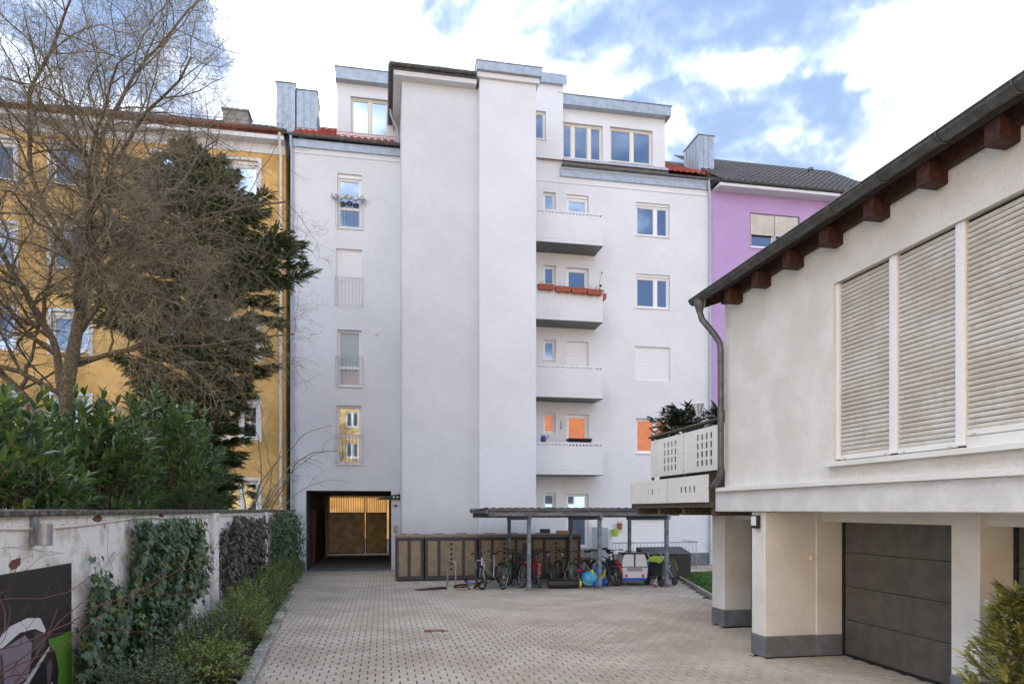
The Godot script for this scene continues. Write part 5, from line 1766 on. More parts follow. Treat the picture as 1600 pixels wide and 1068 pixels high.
	g.tube([Vector3(11.4, 1.0, 0), Vector3(11.5, 1.0, -0.1), Vector3(11.5, 1.0, -1.4)], [0.018], 8)
	part("rails", g, M.steel, t)
	for k in 25:
		g = MB.new()
		g.rod(Vector3(8.12 + k * 0.136, 0.0 if k % 8 == 0 else 0.12, 0), Vector3(8.12 + k * 0.136, 1.0, 0), 0.009 if k % 8 else 0.015, 6)
		part("baluster", g, M.steel, t)

# ---------- balcony flowers, laundry, terrace things ----------
func pot_plant(t: Node3D, w: float, kind: int, r: RandomNumberGenerator) -> void:
	var g := MB.new()
	var cs := PackedColorArray()
	for k in (26 if kind == 0 else 9):
		var a := Vector3(r.randf_range(-w, w), 0.14, r.randf_range(-0.05, 0.05))
		var b := a + Vector3(r.randf_range(-0.12, 0.12), r.randf_range(0.06, 0.3), r.randf_range(-0.08, 0.08))
		g.tube([a, (a + b) * 0.5 + Vector3(0.01, 0.01, 0), b], [0.004, 0.002], 3)
	for k in (60 if kind == 0 else 12):
		var c := Vector3(r.randf_range(-w, w), r.randf_range(0.14, 0.32), r.randf_range(-0.09, 0.09))
		var d := Vector3(r.randf_range(-1, 1), r.randf_range(-0.2, 1), r.randf_range(-1, 1)).normalized() * 0.04
		var e := d.cross(Vector3(r.randf(), 1, r.randf())).normalized() * 0.012
		g.quad(c - d, c + e, c + d, c - e, Vector3(0, 0.6, 0.8))
	part("plants", g, mat(lin(0.06, 0.09, 0.03), 0.8), t)

func flower_box(label: String, at: Vector3, kind: int, sd: int, turn := 0.0, w := 0.3) -> void:
	var t := thing("flower_box", label, "flower box", at, turn, "flower boxes on the balcony parapet")
	var g := MB.new()
	var b := w * 0.86
	g.prism(PackedVector2Array([Vector2(-b, 0), Vector2(b, 0), Vector2(w, 0.165), Vector2(-w, 0.165)]), Vector3(0, 0, 0), Vector3.RIGHT, Vector3.UP, 0.17)
	for k in 4: g.bx(Vector3(-b + 0.04, 0.03 + k * 0.03, 0.085), Vector3(b - 0.03, 0.04 + k * 0.03, 0.091))
	part("trough", g, M.terracotta, t)
	g = MB.new()
	g.bx(Vector3(-w - 0.012, 0.155, -0.1), Vector3(w + 0.012, 0.18, 0.1), 0.006)
	part("rim", g, M.terracotta, t)
	g = MB.new()
	for k in 2: g.tube([Vector3(-0.15 + 0.3 * k, 0.17, -0.1), Vector3(-0.15 + 0.3 * k, -0.02, 0.0), Vector3(-0.15 + 0.3 * k, -0.06, -0.08)], [0.008], 5)
	part("hanger", g, M.dark, t)
	pot_plant(t, w * 0.85, kind, rng(sd))

func build_small_things() -> void:
	var fz := -23.9
	flower_box("terracotta flower box nearest the tower, almost empty", Vector3(5.78, 10.16, fz), 1, 31)
	flower_box("second terracotta flower box from the tower with dry stalks", Vector3(6.42, 10.12, fz), 1, 32)
	flower_box("third terracotta flower box from the tower, bare soil", Vector3(7.02, 10.1, fz), 1, 33)
	flower_box("terracotta flower box at the balcony corner full of green plants", Vector3(7.62, 10.08, fz), 0, 34)
	flower_box("terracotta flower box hung on the balcony's right side", Vector3(8.06, 10.04, -24.3), 1, 35, PI / 2, 0.22)
	var t := thing("metal_rod_decoration", "thin rod with dark balls standing on the flower balcony", "ornament", Vector3(7.8, 10.2, -23.95))
	var g := MB.new()
	g.tube([Vector3(0, 0, 0), Vector3(0.03, 0.4, 0), Vector3(0.12, 0.72, 0)], [0.006], 5)
	part("rod", g, M.dark, t)
	g = MB.new()
	for p in [[Vector3(0.06, 0.24, 0.02), 0.05], [Vector3(0.12, 0.74, 0), 0.03]]:
		var pr := []
		for k in 9: pr.append(Vector2(sin(PI * k / 8.0) * p[1], -cos(PI * k / 8.0) * p[1]))
		g.lathe(p[0], pr, 12)
	part("balls", g, M.dark, t)
	# white blossoms along the top window rail
	t = thing("window_flower_garland", "bunches of white flowers tied along the top left window railing", "flowers", Vector3(-1.2, 13.32, -24.9))
	var r := rng(41)
	for c in 5:
		g = MB.new()
		var cc := Vector3(-0.5 + c * 0.24, r.randf_range(-0.02, 0.04), 0.03)
		for k in 70:
			var d := Vector3(r.randfn(), r.randfn(), r.randfn()).normalized()
			var p := cc + d * Vector3(0.13, 0.1, 0.09) * pow(r.randf(), 0.4)
			var u := d.cross(Vector3(r.randfn(), r.randfn(), r.randfn())).normalized() * 0.045
			var v2 := d.cross(u).normalized() * 0.035
			g.quad(p - u, p + v2, p + u, p - v2 + d * 0.02, d)
		part("bunch", g, M.cloth, t)
	# things on the second balcony from below
	t = thing("barbecue", "black covered barbecue on the lowest balcony", "barbecue", Vector3(7.2, 3.64, -24.35))
	g = MB.new()
	g.bx(Vector3(-0.45, 0.9, -0.2), Vector3(0.4, 1.12, 0.2), 0.04)
	g.bx(Vector3(-0.5, 1.12, -0.22), Vector3(0.42, 1.2, 0.22), 0.03)
	part("cover", g, M.dark, t)
	g = MB.new()
	for x in [-0.4, 0.35]: g.bx(Vector3(x, 0.0, -0.15), Vector3(x + 0.04, 0.9, 0.15), 0.005)
	part("legs", g, M.dark, t)
	t = thing("watering_can", "dark blue watering can on the lowest balcony by the tower", "watering can", Vector3(5.72, 4.68, -24.04))
	g = MB.new()
	g.lathe(Vector3.ZERO, [Vector2(0, 0), Vector2(0.1, 0), Vector2(0.09, 0.2), Vector2(0, 0.2)], 14)
	g.tube([Vector3(0.08, 0.06, 0), Vector3(0.17, 0.17, 0), Vector3(0.2, 0.24, 0)], [0.02, 0.014], 7)
	g.tube([Vector3(-0.08, 0.17, 0), Vector3(-0.1, 0.27, 0), Vector3(0.05, 0.24, 0)], [0.01], 6)
	part("can", g, mat(lin(0.02, 0.03, 0.2), 0.5), t)
	t = thing("wall_thermometer", "small thermometer on the wall between the lowest balcony's windows", "thermometer", Vector3(6.64, 5.3, -24.99))
	g = MB.new()
	g.bx(Vector3(-0.012, 0, 0), Vector3(0.012, 0.3, 0.012), 0.003)
	g.lathe(Vector3(0, 0.0, 0.01), [Vector2(0, -0.03), Vector2(0.025, -0.02), Vector2(0.025, 0.02), Vector2(0, 0.03)], 10)
	part("tube", g, M.gutter, t)
	# pots at the side entrance
	t = thing("planter_rail", "small railing with flower boxes at the side entrance", "railing", Vector3(5.9, 0.9, -23.4))
	g = MB.new()
	for y in [0.0, 0.45]: g.rod(Vector3(-0.5, y, 0), Vector3(0.75, y, 0), 0.014, 6)
	for k in 12: g.rod(Vector3(-0.5 + k * 0.113, -0.9 if k % 11 == 0 else 0.0, 0), Vector3(-0.5 + k * 0.113, 0.45, 0), 0.009, 5)
	part("bars", g, M.white_plastic, t)
	g = MB.new()
	g.bx(Vector3(-0.45, 0.46, -0.08), Vector3(-0.1, 0.62, 0.08), 0.01)
	part("dark_box", g, M.dark, t)
	g = MB.new()
	g.bx(Vector3(0.15, 0.46, -0.08), Vector3(0.7, 0.56, 0.08), 0.01)
	part("clay_box", g, M.terracotta, t)
	for e in [["lime green hanging pot on the entrance wall", Vector3(8.1, 1.25, -23.0), M.lime, 0.13], ["small red clay pot right of the lime pot", Vector3(8.95, 1.42, -24.9), M.terracotta, 0.1]]:
		var q := thing("plant_pot", e[0], "plant pot", e[1])
		g = MB.new()
		g.lathe(Vector3.ZERO, [Vector2(0, 0), Vector2(e[3] * 0.75, 0), Vector2(e[3], 0.22), Vector2(e[3] * 1.06, 0.22), Vector2(e[3] * 1.06, 0.26), Vector2(e[3] * 0.9, 0.26), Vector2(0, 0.22)], 16)
		g.bx(Vector3(-0.02, 0.2, -0.12), Vector3(0.02, 0.24, -0.05))
		part("pot", g, e[2], q)
		pot_plant(q, 0.08, 1, rng(51))
	# terrace lamp
	t = thing("terrace_lamp", "grey garden lamp with flared shade on the terrace rail", "lamp", Vector3(6.3, 3.8, -12.9))
	g = MB.new()
	g.rod(Vector3(0, -1.4, 0), Vector3(0.02, 0.3, 0), 0.022, 8)
	part("pole", g, M.dark, t)
	g = MB.new()
	g.lathe(Vector3(0.02, 0.3, 0), [Vector2(0.03, 0), Vector2(0.05, 0.06), Vector2(0.115, 0.25), Vector2(0.12, 0.26), Vector2(0.03, 0.3), Vector2(0.012, 0.33), Vector2(0, 0.34)], 12)
	part("lamp_head", g, M.white_plastic, t)
	g = MB.new()
	for k in 6:
		var a := TAU * k / 6
		g.rod(Vector3(0.02 + cos(a) * 0.05, 0.36, sin(a) * 0.05), Vector3(0.02 + cos(a) * 0.118, 0.55, sin(a) * 0.118), 0.006, 4)
	part("ribs", g, M.dark, t)

# ---------- plants ----------
const CAM := Vector3(0, 2.2, 0)

func leaf_mesh(l: float, w: float, fold: float) -> ArrayMesh:
	# pointed leaf along +Z, face up, folded along the midrib
	var g := MB.new()
	var mid := [Vector3(0, 0, 0), Vector3(0, 0.03 * l, 0.3 * l), Vector3(0, 0.02 * l, 0.65 * l), Vector3(0, -0.08 * l, l)]
	for s in [-1.0, 1.0]:
		var e1 := Vector3(s * w * 0.42, fold * w + 0.03 * l, 0.28 * l)
		var e2 := Vector3(s * w * 0.46, fold * w + 0.015 * l, 0.6 * l)
		var nn := Vector3(-s * fold * 2.0, 1, 0).normalized()
		g.tri(mid[0], e1, mid[1], nn)
		g.quad(mid[1], e1, e2, mid[2], nn)
		g.tri(mid[2], e2, mid[3], nn)
	return g.mesh()

func ivy_mesh(s: float, k: int) -> ArrayMesh:
	# five-lobed leaf in the XY plane facing +Z, tip down
	var g := MB.new()
	var o := [Vector2(0, -1.0), Vector2(0.28, -0.42), Vector2(0.78, -0.36), Vector2(0.5, 0.04), Vector2(0.62, 0.5), Vector2(0.22, 0.36), Vector2(0.0, 0.42), Vector2(-0.22, 0.36), Vector2(-0.62, 0.5), Vector2(-0.5, 0.04), Vector2(-0.78, -0.36), Vector2(-0.28, -0.42)]
	if k == 1: o = [Vector2(0, -1.0), Vector2(0.36, -0.5), Vector2(0.7, -0.1), Vector2(0.5, 0.3), Vector2(0.15, 0.42), Vector2(0, 0.36), Vector2(-0.15, 0.42), Vector2(-0.5, 0.3), Vector2(-0.7, -0.1), Vector2(-0.36, -0.5)]
	var n := o.size()
	for i in n:
		var a: Vector2 = o[i]; var b: Vector2 = o[(i + 1) % n]
		var A := Vector3(a.x, a.y, -0.22 * a.length_squared()) * s
		var B := Vector3(b.x, b.y, -0.22 * b.length_squared()) * s
		var nn := -(A).cross(B).normalized()
		if nn.z < 0: nn = -nn
		g.tri(Vector3.ZERO, A, B, (nn + Vector3(0, 0, 0.5)).normalized())
	return g.mesh()

func aim(d: Vector3, roll: float, s := 1.0) -> Basis:
	var z := d.normalized()
	var up := Vector3.UP if abs(z.y) < 0.97 else Vector3.RIGHT
	var x := up.cross(z).normalized()
	return (Basis(x, z.cross(x), z) * Basis(Vector3.BACK, roll)).scaled_local(Vector3.ONE * s)

# leaves as parts: the 300 nearest single, the rest together
func leafage(t: Node3D, meshes: Array, mats: Array, list: Array, called := "leaf") -> void:
	# list of [Transform3D local, tone]; meshes/mats indexed by tone
	list.sort_custom(func(a, b): return (t.transform * a[0].origin).distance_squared_to(CAM) < (t.transform * b[0].origin).distance_squared_to(CAM))
	var rest := {}
	for i in list.size():
		var e = list[i]
		var mi: int = e[1] % meshes.size()
		if i < 300:
			var o := part(called, meshes[mi], mats[e[1] % mats.size()], t)
			o.transform = e[0]
		else:
			var key := Vector2i(mi, e[1] % mats.size())
			if not rest.has(key): rest[key] = []
			rest[key].append(e[0])
	for key in rest: multi("foliage", meshes[key.x], mats[key.y], rest[key], [], t)

func tone_mats(cols: Array, rough: float, spec := 0.5) -> Array:
	var a := []
	for c in cols:
		var m := mat(lin(c[0], c[1], c[2]), rough)
		m.metallic_specular = spec
		m.backlight_enabled = true
		m.backlight = lin(c[0] * 0.6, c[1] * 0.7, c[2] * 0.4)
		a.append(m)
	return a

func laurel(label: String, c: Vector3, rad: Vector3, shoots: int, sd: int) -> void:
	var t := thing("cherry_laurel", label, "bush", Vector3(c.x, 0, c.z), 0.0, "cherry laurels behind the garden wall")
	var r := rng(sd)
	var lm := [leaf_mesh(0.2, 0.075, 0.12), leaf_mesh(0.17, 0.06, 0.2), leaf_mesh(0.22, 0.072, 0.05)]
	var mats := tone_mats([[0.05, 0.105, 0.034], [0.038, 0.08, 0.03], [0.075, 0.14, 0.034], [0.045, 0.092, 0.042], [0.105, 0.175, 0.04]], 0.3, 0.7)
	var g := MB.new()
	var list := []
	for k in shoots:
		var d := Vector3(r.randfn(), abs(r.randfn()) * 0.9 + 0.1, r.randfn()).normalized()
		if k % 3 == 0: d.y = -d.y * 0.45
		var sh := pow(r.randf(), 0.35)
		var tip := Vector3(0, c.y - 0.2, 0) + d * (rad + Vector3(0, 0.2, 0)) * (0.35 + 0.65 * sh) * r.randf_range(0.85, 1.08)
		var root := Vector3(r.randf_range(-0.2, 0.2), 0.6, r.randf_range(-0.4, 0.4))
		var dir := (d * Vector3(1, 0.7, 1) + Vector3(0, 0.75, 0)).normalized()
		var st := tip - dir * 0.5
		g.tube([root, root.lerp(st, 0.5) + Vector3(0, 0.1, 0), st, tip], [0.02, 0.014, 0.008, 0.004], 5, false)
		var n := r.randi_range(13, 19)
		for j in n:
			var f := j / float(n)
			var p := st.lerp(tip, f)
			var a := j * 2.4 + r.randf() * 0.5
			var side := dir.cross(Vector3.UP if abs(dir.y) < 0.95 else Vector3.RIGHT).normalized().rotated(dir, a)
			var out := (side * (1.25 - f * 0.85) + dir * (0.35 + f * 0.8) + Vector3(0, -0.12, 0)).normalized()
			list.append([Transform3D(aim(out, r.randf_range(-0.5, 0.5), r.randf_range(0.7, 1.12) * (1.0 if f < 0.85 else 0.75)), p), r.randi() % 15 if r.randf() < 0.8 else 4])
	part("stems", g, M.twig, t)
	leafage(t, lm, mats, list)

func ivy(label: String, poly: Array, depth: float, count: int, sd: int, cols: Array, size := 0.06) -> void:
	# poly: (z, y) outline on the wall
	var pl := PackedVector2Array()
	var lo := Vector2(99, 99); var hi := Vector2(-99, -99)
	for q in poly:
		pl.append(Vector2(q[0], q[1])); lo = lo.min(Vector2(q[0], q[1])); hi = hi.max(Vector2(q[0], q[1]))
	var t := thing("ivy", label, "ivy", Vector3(-3.09, 0, (lo.x + hi.x) * 0.5), 0.0, "ivy on the garden wall")
	var r := rng(sd)
	var ms := [ivy_mesh(size, 0), ivy_mesh(size * 0.85, 1), ivy_mesh(size * 1.15, 0)]
	var mats := tone_mats(cols, 0.42, 0.5)
	var list := []
	var zc := (lo.x + hi.x) * 0.5
	while list.size() < count:
		var q := Vector2(r.randf_range(lo.x, hi.x), r.randf_range(lo.y, hi.y))
		if not Geometry2D.is_point_in_polygon(q + Vector2(r.randfn() * 0.05, r.randfn() * 0.05), pl): continue
		var dd := depth * (0.15 + 0.85 * r.randf()) * (0.6 + 0.4 * sin(q.x * 7.0 + q.y * 5.0))
		var b := Basis(Vector3.UP, PI / 2 + r.randf_range(-0.7, 0.7)) * Basis(Vector3.RIGHT, -0.35 + r.randf_range(-0.45, 0.35)) * Basis(Vector3.BACK, r.randf_range(-0.7, 0.7))
		list.append([Transform3D(b.scaled_local(Vector3.ONE * r.randf_range(0.55, 1.25)), Vector3(0.02 + dd, q.y, q.x - zc)), r.randi() % 30])
	var g := MB.new()
	for k in 14:
		var z0 := r.randf_range(lo.x, hi.x) - zc
		var pts := [Vector3(0.03, 0.02, z0)]
		var y := 0.02
		var z := z0
		while y < hi.y - 0.1:
			y += 0.16; z += r.randf_range(-0.09, 0.09)
			if not Geometry2D.is_point_in_polygon(Vector2(z + zc, y), pl) and y > lo.y: break
			pts.append(Vector3(0.025 + r.randf() * 0.03, y, z))
		if pts.size() > 2: g.tube(pts, [0.012, 0.009, 0.006], 5, false)
	part("stems", g, M.twig, t)
	leafage(t, ms, mats, list)

func small_leaf_mesh(l: float, w: float) -> ArrayMesh:
	var g := MB.new()
	g.quad(Vector3.ZERO, Vector3(-w * 0.5, 0.1 * w, l * 0.5), Vector3(0, -0.1 * l, l), Vector3(w * 0.5, 0.1 * w, l * 0.5), Vector3(0, 1, -0.05).normalized())
	return g.mesh()

func hedge_shrub(label: String, at: Vector3, rad: Vector3, count: int, sd: int, c0: Color, c1: Color) -> void:
	var t := thing("low_shrub", label, "shrub", at, 0.0, "low shrubs in the planting bed")
	var r := rng(sd)
	var f := FastNoiseLite.new()
	f.seed = sd; f.frequency = 1.6
	var g := MB.new()
	var tf := []
	var cs := []
	var n := count / 14
	for k in n:
		var d := Vector3(r.randfn(), abs(r.randfn()) + 0.15, r.randfn()).normalized()
		var bump_ := 1.0 + 0.55 * f.get_noise_3dv(d * 1.5 + at)
		var tip := d * rad * bump_ * (0.5 + 0.5 * pow(r.randf(), 0.4))
		tip.y = max(tip.y, 0.05)
		var root := Vector3(tip.x * 0.25, 0.0, tip.z * 0.25)
		var m := root.lerp(tip, 0.6) + Vector3(0, 0.04, 0)
		if k % 3 == 0: g.tube([root, m, tip], [0.007, 0.004, 0.002], 3, false)
		var dir := (tip - m).normalized()
		var base := tip - dir * 0.16
		for j in 14:
			var p := base.lerp(tip, j / 13.0)
			var o := (dir * 0.5 + Vector3(r.randfn(), r.randfn() * 0.6 + 0.25, r.randfn()).normalized()).normalized()
			tf.append(Transform3D(aim(o, r.randf() * 1.2 - 0.6, r.randf_range(0.7, 1.3)), p))
			cs.append(c0.lerp(c1, clamp(r.randf() * 0.75 + 0.25 * j / 13.0, 0, 1)))
	part("stems", g, M.twig, t)
	multi("foliage", small_leaf_mesh(0.034, 0.019), M.small_leaf, tf, cs, t)

func frond_mesh() -> ArrayMesh:
	# flat conifer spray along +Z
	var g := MB.new()
	var L := 0.34
	g.quad(Vector3(-0.004, 0, 0), Vector3(0.004, 0, 0), Vector3(0.001, -0.05, L), Vector3(-0.001, -0.05, L), Vector3.UP)
	for k in 15:
		var z := L * (0.06 + 0.94 * k / 15.0)
		var y := -0.05 * (z / L) * (z / L)
		var l := 0.085 * (1.0 - 0.55 * k / 15.0)
		for s in [-1.0, 1.0]:
			var tip := Vector3(s * l * 0.8, y - 0.012, z + l * 0.65)
			g.tri(Vector3(0, y, z - 0.012), Vector3(0, y + 0.004, z + 0.016), tip, Vector3(s * 0.2, 1, 0).normalized())
			g.tri(Vector3(s * l * 0.35, y + 0.002, z + l * 0.25), Vector3(s * l * 0.45, y, z + l * 0.42), Vector3(s * l * 0.42, y - 0.02, z + l * 0.85), Vector3(s * 0.4, 0.9, 0).normalized())
	return g.mesh()

func conifer(t: Node3D, y0: float, y1: float, radius: Callable, branches: int, per: int, sd: int, c0: Color, c1: Color, trunk_r: float, droop := 0.25, fs := 1.0) -> void:
	var r := rng(sd)
	var g := MB.new()
	var pts := []
	for k in 9: pts.append(Vector3(0.06 * sin(k * 1.1), y1 * k / 8.0, 0.05 * cos(k * 0.9)))
	g.tube(pts, [trunk_r, trunk_r * 0.9, trunk_r * 0.8, trunk_r * 0.7, trunk_r * 0.6, trunk_r * 0.5, trunk_r * 0.35, trunk_r * 0.2, trunk_r * 0.05], 8)
	part("trunk", g, M.bark, t)
	g = MB.new()
	var tf := []
	var cs := []
	for k in branches:
		var y: float = lerp(y0, y1, (k + r.randf()) / branches)
		var a := k * 2.4 + r.randf() * 0.8
		var R: float = radius.call(y) * r.randf_range(0.7, 1.1)
		if R < 0.08: continue
		var d := Vector3(cos(a), 0, sin(a))
		var rise := r.randf_range(0.1, 0.4)
		var b := []
		for j in 6:
			var f := j / 5.0
			b.append(Vector3(0, y - R * 0.3, 0) + d * R * f + Vector3(0, R * (rise * f + 0.3 * f - droop * f * f), 0) + Vector3(r.randfn(), r.randfn(), r.randfn()) * 0.03 * R * f)
		g.tube(b, [0.012 + R * 0.012, 0.008 + R * 0.006, 0.004], 4, false)
		var n := int(per * (0.3 + 0.7 * R / 2.5)) if R > 0.8 else int(per * 0.3)
		for j in n:
			var f := pow(r.randf(), 0.7)
			f = 0.15 + 0.85 * f
			var i := mini(int(f * 5.0), 4)
			var p: Vector3 = b[i].lerp(b[i + 1], f * 5.0 - i)
			var bd: Vector3 = (b[i + 1] - b[i]).normalized()
			var sd2 := bd.cross(Vector3.UP).normalized() * (1.0 if r.randf() < 0.5 else -1.0)
			var o := (bd * r.randf_range(0.4, 1.2) + sd2 * r.randf_range(0.1, 1.0) + Vector3(0, r.randf_range(-0.5, 0.45), 0)).normalized()
			p += sd2 * r.randf_range(0, 0.22) * R * 0.5 * fs + Vector3(0, r.randf_range(-0.16, 0.1), 0) * fs
			tf.append(Transform3D(aim(o, r.randf_range(-0.6, 0.6), r.randf_range(0.65, 1.25) * fs), p))
			cs.append(c0.lerp(c1, clamp(r.randf() * 0.7 + 0.3 * (f - 0.4), 0, 1)))
	part("branches", g, M.bark, t)
	multi("foliage", frond_mesh(), M.needle, tf, cs, t)

# woody growth: recursive branches; thick wood goes into one mesh, thin into another
func grow(wood: MB, fine: MB, p0: Vector3, d0: Vector3, ln: float, r0: float, lvl: int, r: RandomNumberGenerator, o: Dictionary) -> void:
	var step: float = [0.28, 0.2, 0.13, 0.09, 0.08][lvl]
	var n: int = max(3, int(ln / step))
	var pts := [p0]
	var rad := [r0]
	var d := d0
	var p := p0
	var wob: float = [0.16, 0.22, 0.28, 0.3, 0.3][lvl]
	var kids := []
	for k in n:
		var t := (k + 1) / float(n)
		d = (d + Vector3(r.randfn(), r.randfn(), r.randfn()) * wob + Vector3(0, float(o.get("up", 0.03)) - float(o.get("sag", 0.0)) * t, 0)).normalized()
		p += d * (ln / n)
		pts.append(p)
		rad.append(max(r0 * (1.0 - 0.72 * t), 0.0016))
		if lvl < int(o.get("levels", 3)) and t > [0.16, 0.12, 0.15, 0.2][lvl]:
			var m: float = o.counts[lvl]
			while m > 0.0:
				if r.randf() < m:
					var ax := d.cross(Vector3(r.randfn(), r.randfn(), r.randfn())).normalized()
					var cd := d.rotated(ax, r.randf_range(0.55, 1.25))
					var cl: float = ln * r.randf_range(0.28, 0.55) * (1.0 - 0.45 * t) * float(o.get("ratio", 1.0))
					cl = clamp(cl, 0.1, [2.3, 1.1, 0.5, 0.25][lvl])
					kids.append([p, cd, cl, max(rad[-1] * r.randf_range(0.4, 0.62), 0.0017)])
				m -= 1.0
	if lvl <= 1: wood.tube(pts, rad, 7 if lvl == 0 else 5, false)
	else: fine.tube(pts, rad, 3, false)
	for c in kids: grow(wood, fine, c[0], c[1], c[2], c[3], lvl + 1, r, o)

func build_trees() -> void:
	var t := thing("bare_fruit_tree", "large leafless fruit tree with dense tangled twigs behind the wall", "tree", Vector3(-4.4, 0, -10.5))
	var r := rng(77)
	var g := MB.new()
	var fork := Vector3(0.05, 4.0, 0.0)
	g.tube([Vector3(0, 0, 0), Vector3(0.03, 1.2, 0.03), Vector3(-0.03, 2.4, 0.0), Vector3(0.03, 3.3, -0.02), fork, Vector3(0.22, 4.9, 0.05), Vector3(0.3, 5.7, 0.0)], [0.135, 0.115, 0.105, 0.1, 0.095, 0.07, 0.05], 10)
	part("trunk", g, M.bark, t)
	var limbs := [
		[Vector3(-0.02, 3.2, 0), Vector3(-0.7, 0.75, 0.15), 3.6, 0.085, 0.02, 0.0],
		[Vector3(0.0, 3.7, 0), Vector3(-0.35, 1, -0.25), 4.6, 0.085, 0.02, 0.0],
		[Vector3(0.3, 5.6, 0), Vector3(0.05, 1, 0.15), 4.4, 0.06, 0.03, 0.0],
		[Vector3(0.25, 5.2, 0), Vector3(0.55, 0.9, -0.2), 4.0, 0.06, 0.02, 0.03],
		[Vector3(0.2, 4.8, 0), Vector3(0.95, 0.55, 0.1), 3.5, 0.06, 0.02, 0.07],
		[Vector3(0.1, 4.3, 0), Vector3(0.95, 0.3, -0.3), 3.1, 0.055, 0.03, 0.08],
		[Vector3(0.2, 4.9, 0), Vector3(0.15, 0.7, 0.8), 3.6, 0.055, 0.02, 0.02],
		[Vector3(0.1, 4.5, 0), Vector3(-0.15, 0.8, -0.8), 3.8, 0.055, 0.02, 0.02],
		[Vector3(0.0, 3.8, 0), Vector3(-0.9, 0.45, 0.35), 3.4, 0.055, 0.02, 0.03],
		[Vector3(0.2, 4.7, 0), Vector3(0.75, 0.55, 0.55), 3.2, 0.05, 0.02, 0.07],
		[Vector3(0.3, 5.5, 0), Vector3(-0.5, 0.9, 0.3), 4.2, 0.055, 0.02, 0.0],
		[Vector3(0.28, 5.4, 0), Vector3(0.75, 0.8, 0.25), 3.6, 0.055, 0.02, 0.03],
		[Vector3(0.1, 4.2, 0), Vector3(0.6, 0.35, -0.7), 3.6, 0.05, 0.02, 0.06]]
	for l in limbs:
		var w := MB.new()
		var f := MB.new()
		grow(w, f, l[0], l[1].normalized(), l[2], l[3] * 0.72, 0, r, {"counts": [1.9, 2.1, 1.9], "levels": 3, "ratio": 1.2, "up": l[4], "sag": l[5]})
		var lo := part("limb", w, M.bark, t)
		stuff(part("twigs", f, M.twig, lo))
	# arching bare shrub at the far end of the wall
	t = thing("arching_shrub", "leafless arching shrub hanging over the far end of the wall", "shrub", Vector3(-3.9, 0, -20.5))
	r = rng(15)
	var w := MB.new()
	var f := MB.new()
	for k in 11:
		var a := r.randf_range(-1.2, 1.0)
		grow(w, f, Vector3(r.randf_range(-0.2, 0.2), 1.2, r.randf_range(-0.6, 0.6)), Vector3(cos(a) * 0.55, 1.0, sin(a) * 0.5).normalized(), r.randf_range(3.4, 5.6), 0.022, 0, r, {"counts": [0.55, 0.6, 0.5], "levels": 3, "up": 0.02, "sag": 0.16, "ratio": 0.6})
	part("branches", w, M.twig, t)
	stuff(part("twigs", f, M.twig, t))
	# dark conifer
	t = thing("conifer_tree", "dark green conifer with drooping sprays in front of the yellow block", "tree", Vector3(-4.85, 0, -19.0))
	var prof := [[2.0, 0.8], [3.2, 1.1], [4.8, 1.35], [6.0, 1.7], [7.0, 2.1], [8.0, 2.7], [9.2, 3.0], [10.0, 2.3], [11.0, 1.1], [11.8, 0.1]]
	conifer(t, 2.0, 11.6, func(y: float) -> float:
		for k in prof.size() - 1:
			if y <= prof[k + 1][0]: return lerp(prof[k][1], prof[k + 1][1], clamp((y - prof[k][0]) / (prof[k + 1][0] - prof[k][0]), 0, 1))
		return 0.1, 300, 300, 61, Color(0.035, 0.065, 0.022), Color(0.115, 0.175, 0.05), 0.16, 0.25, 0.62)
	# laurels
	laurel("cherry laurel nearest the camera, its leaves filling the left edge", Vector3(-4.15, 2.5, -8.2), Vector3(0.85, 1.15, 1.5), 300, 21)
	laurel("second cherry laurel from the left, below the bare tree's fork", Vector3(-4.1, 2.75, -10.9), Vector3(0.85, 1.35, 1.6), 320, 22)
	laurel("third cherry laurel with the tallest upright shoots", Vector3(-4.1, 3.0, -13.6), Vector3(0.85, 1.6, 1.6), 340, 23)
	laurel("last cherry laurel, sloping down towards the conifer", Vector3(-4.1, 2.9, -16.0), Vector3(0.8, 1.5, 1.3), 260, 24)
	# ivy on the wall
	var green := [[0.045, 0.09, 0.04], [0.034, 0.07, 0.036], [0.062, 0.115, 0.05], [0.045, 0.085, 0.047], [0.11, 0.17, 0.04]]
	ivy("ivy low on the wall beside the car banner", [[-7.4, 0.1], [-7.5, 0.8], [-7.75, 1.25], [-7.9, 1.7], [-8.05, 1.35], [-8.5, 1.45], [-8.75, 1.2], [-9.2, 1.1], [-9.4, 0.1]], 0.2, 1500, 71, green, 0.062)
	ivy("tall block of ivy climbing to the top of the wall", [[-8.9, 0.5], [-8.95, 1.5], [-9.1, 2.05], [-10.2, 2.02], [-11.0, 2.08], [-12.4, 1.95], [-12.5, 0.9], [-11.4, 0.6], [-10.0, 0.45]], 0.22, 3600, 72, green, 0.064)
	ivy("brownish withered ivy behind the first pilaster", [[-13.6, 0.5], [-13.7, 1.7], [-14.4, 1.9], [-15.2, 2.1], [-16.5, 1.95], [-18.3, 2.0], [-18.4, 0.6]], 0.26, 3600, 73, [[0.045, 0.05, 0.036], [0.07, 0.058, 0.042], [0.04, 0.05, 0.034], [0.085, 0.07, 0.05]], 0.062)
	ivy("bushy ivy at the far end of the wall by the gateway", [[-19.2, 0.4], [-19.4, 1.9], [-20.2, 2.15], [-22.5, 2.12], [-24.0, 1.9], [-24.3, 0.4]], 0.55, 3200, 74, green, 0.068)
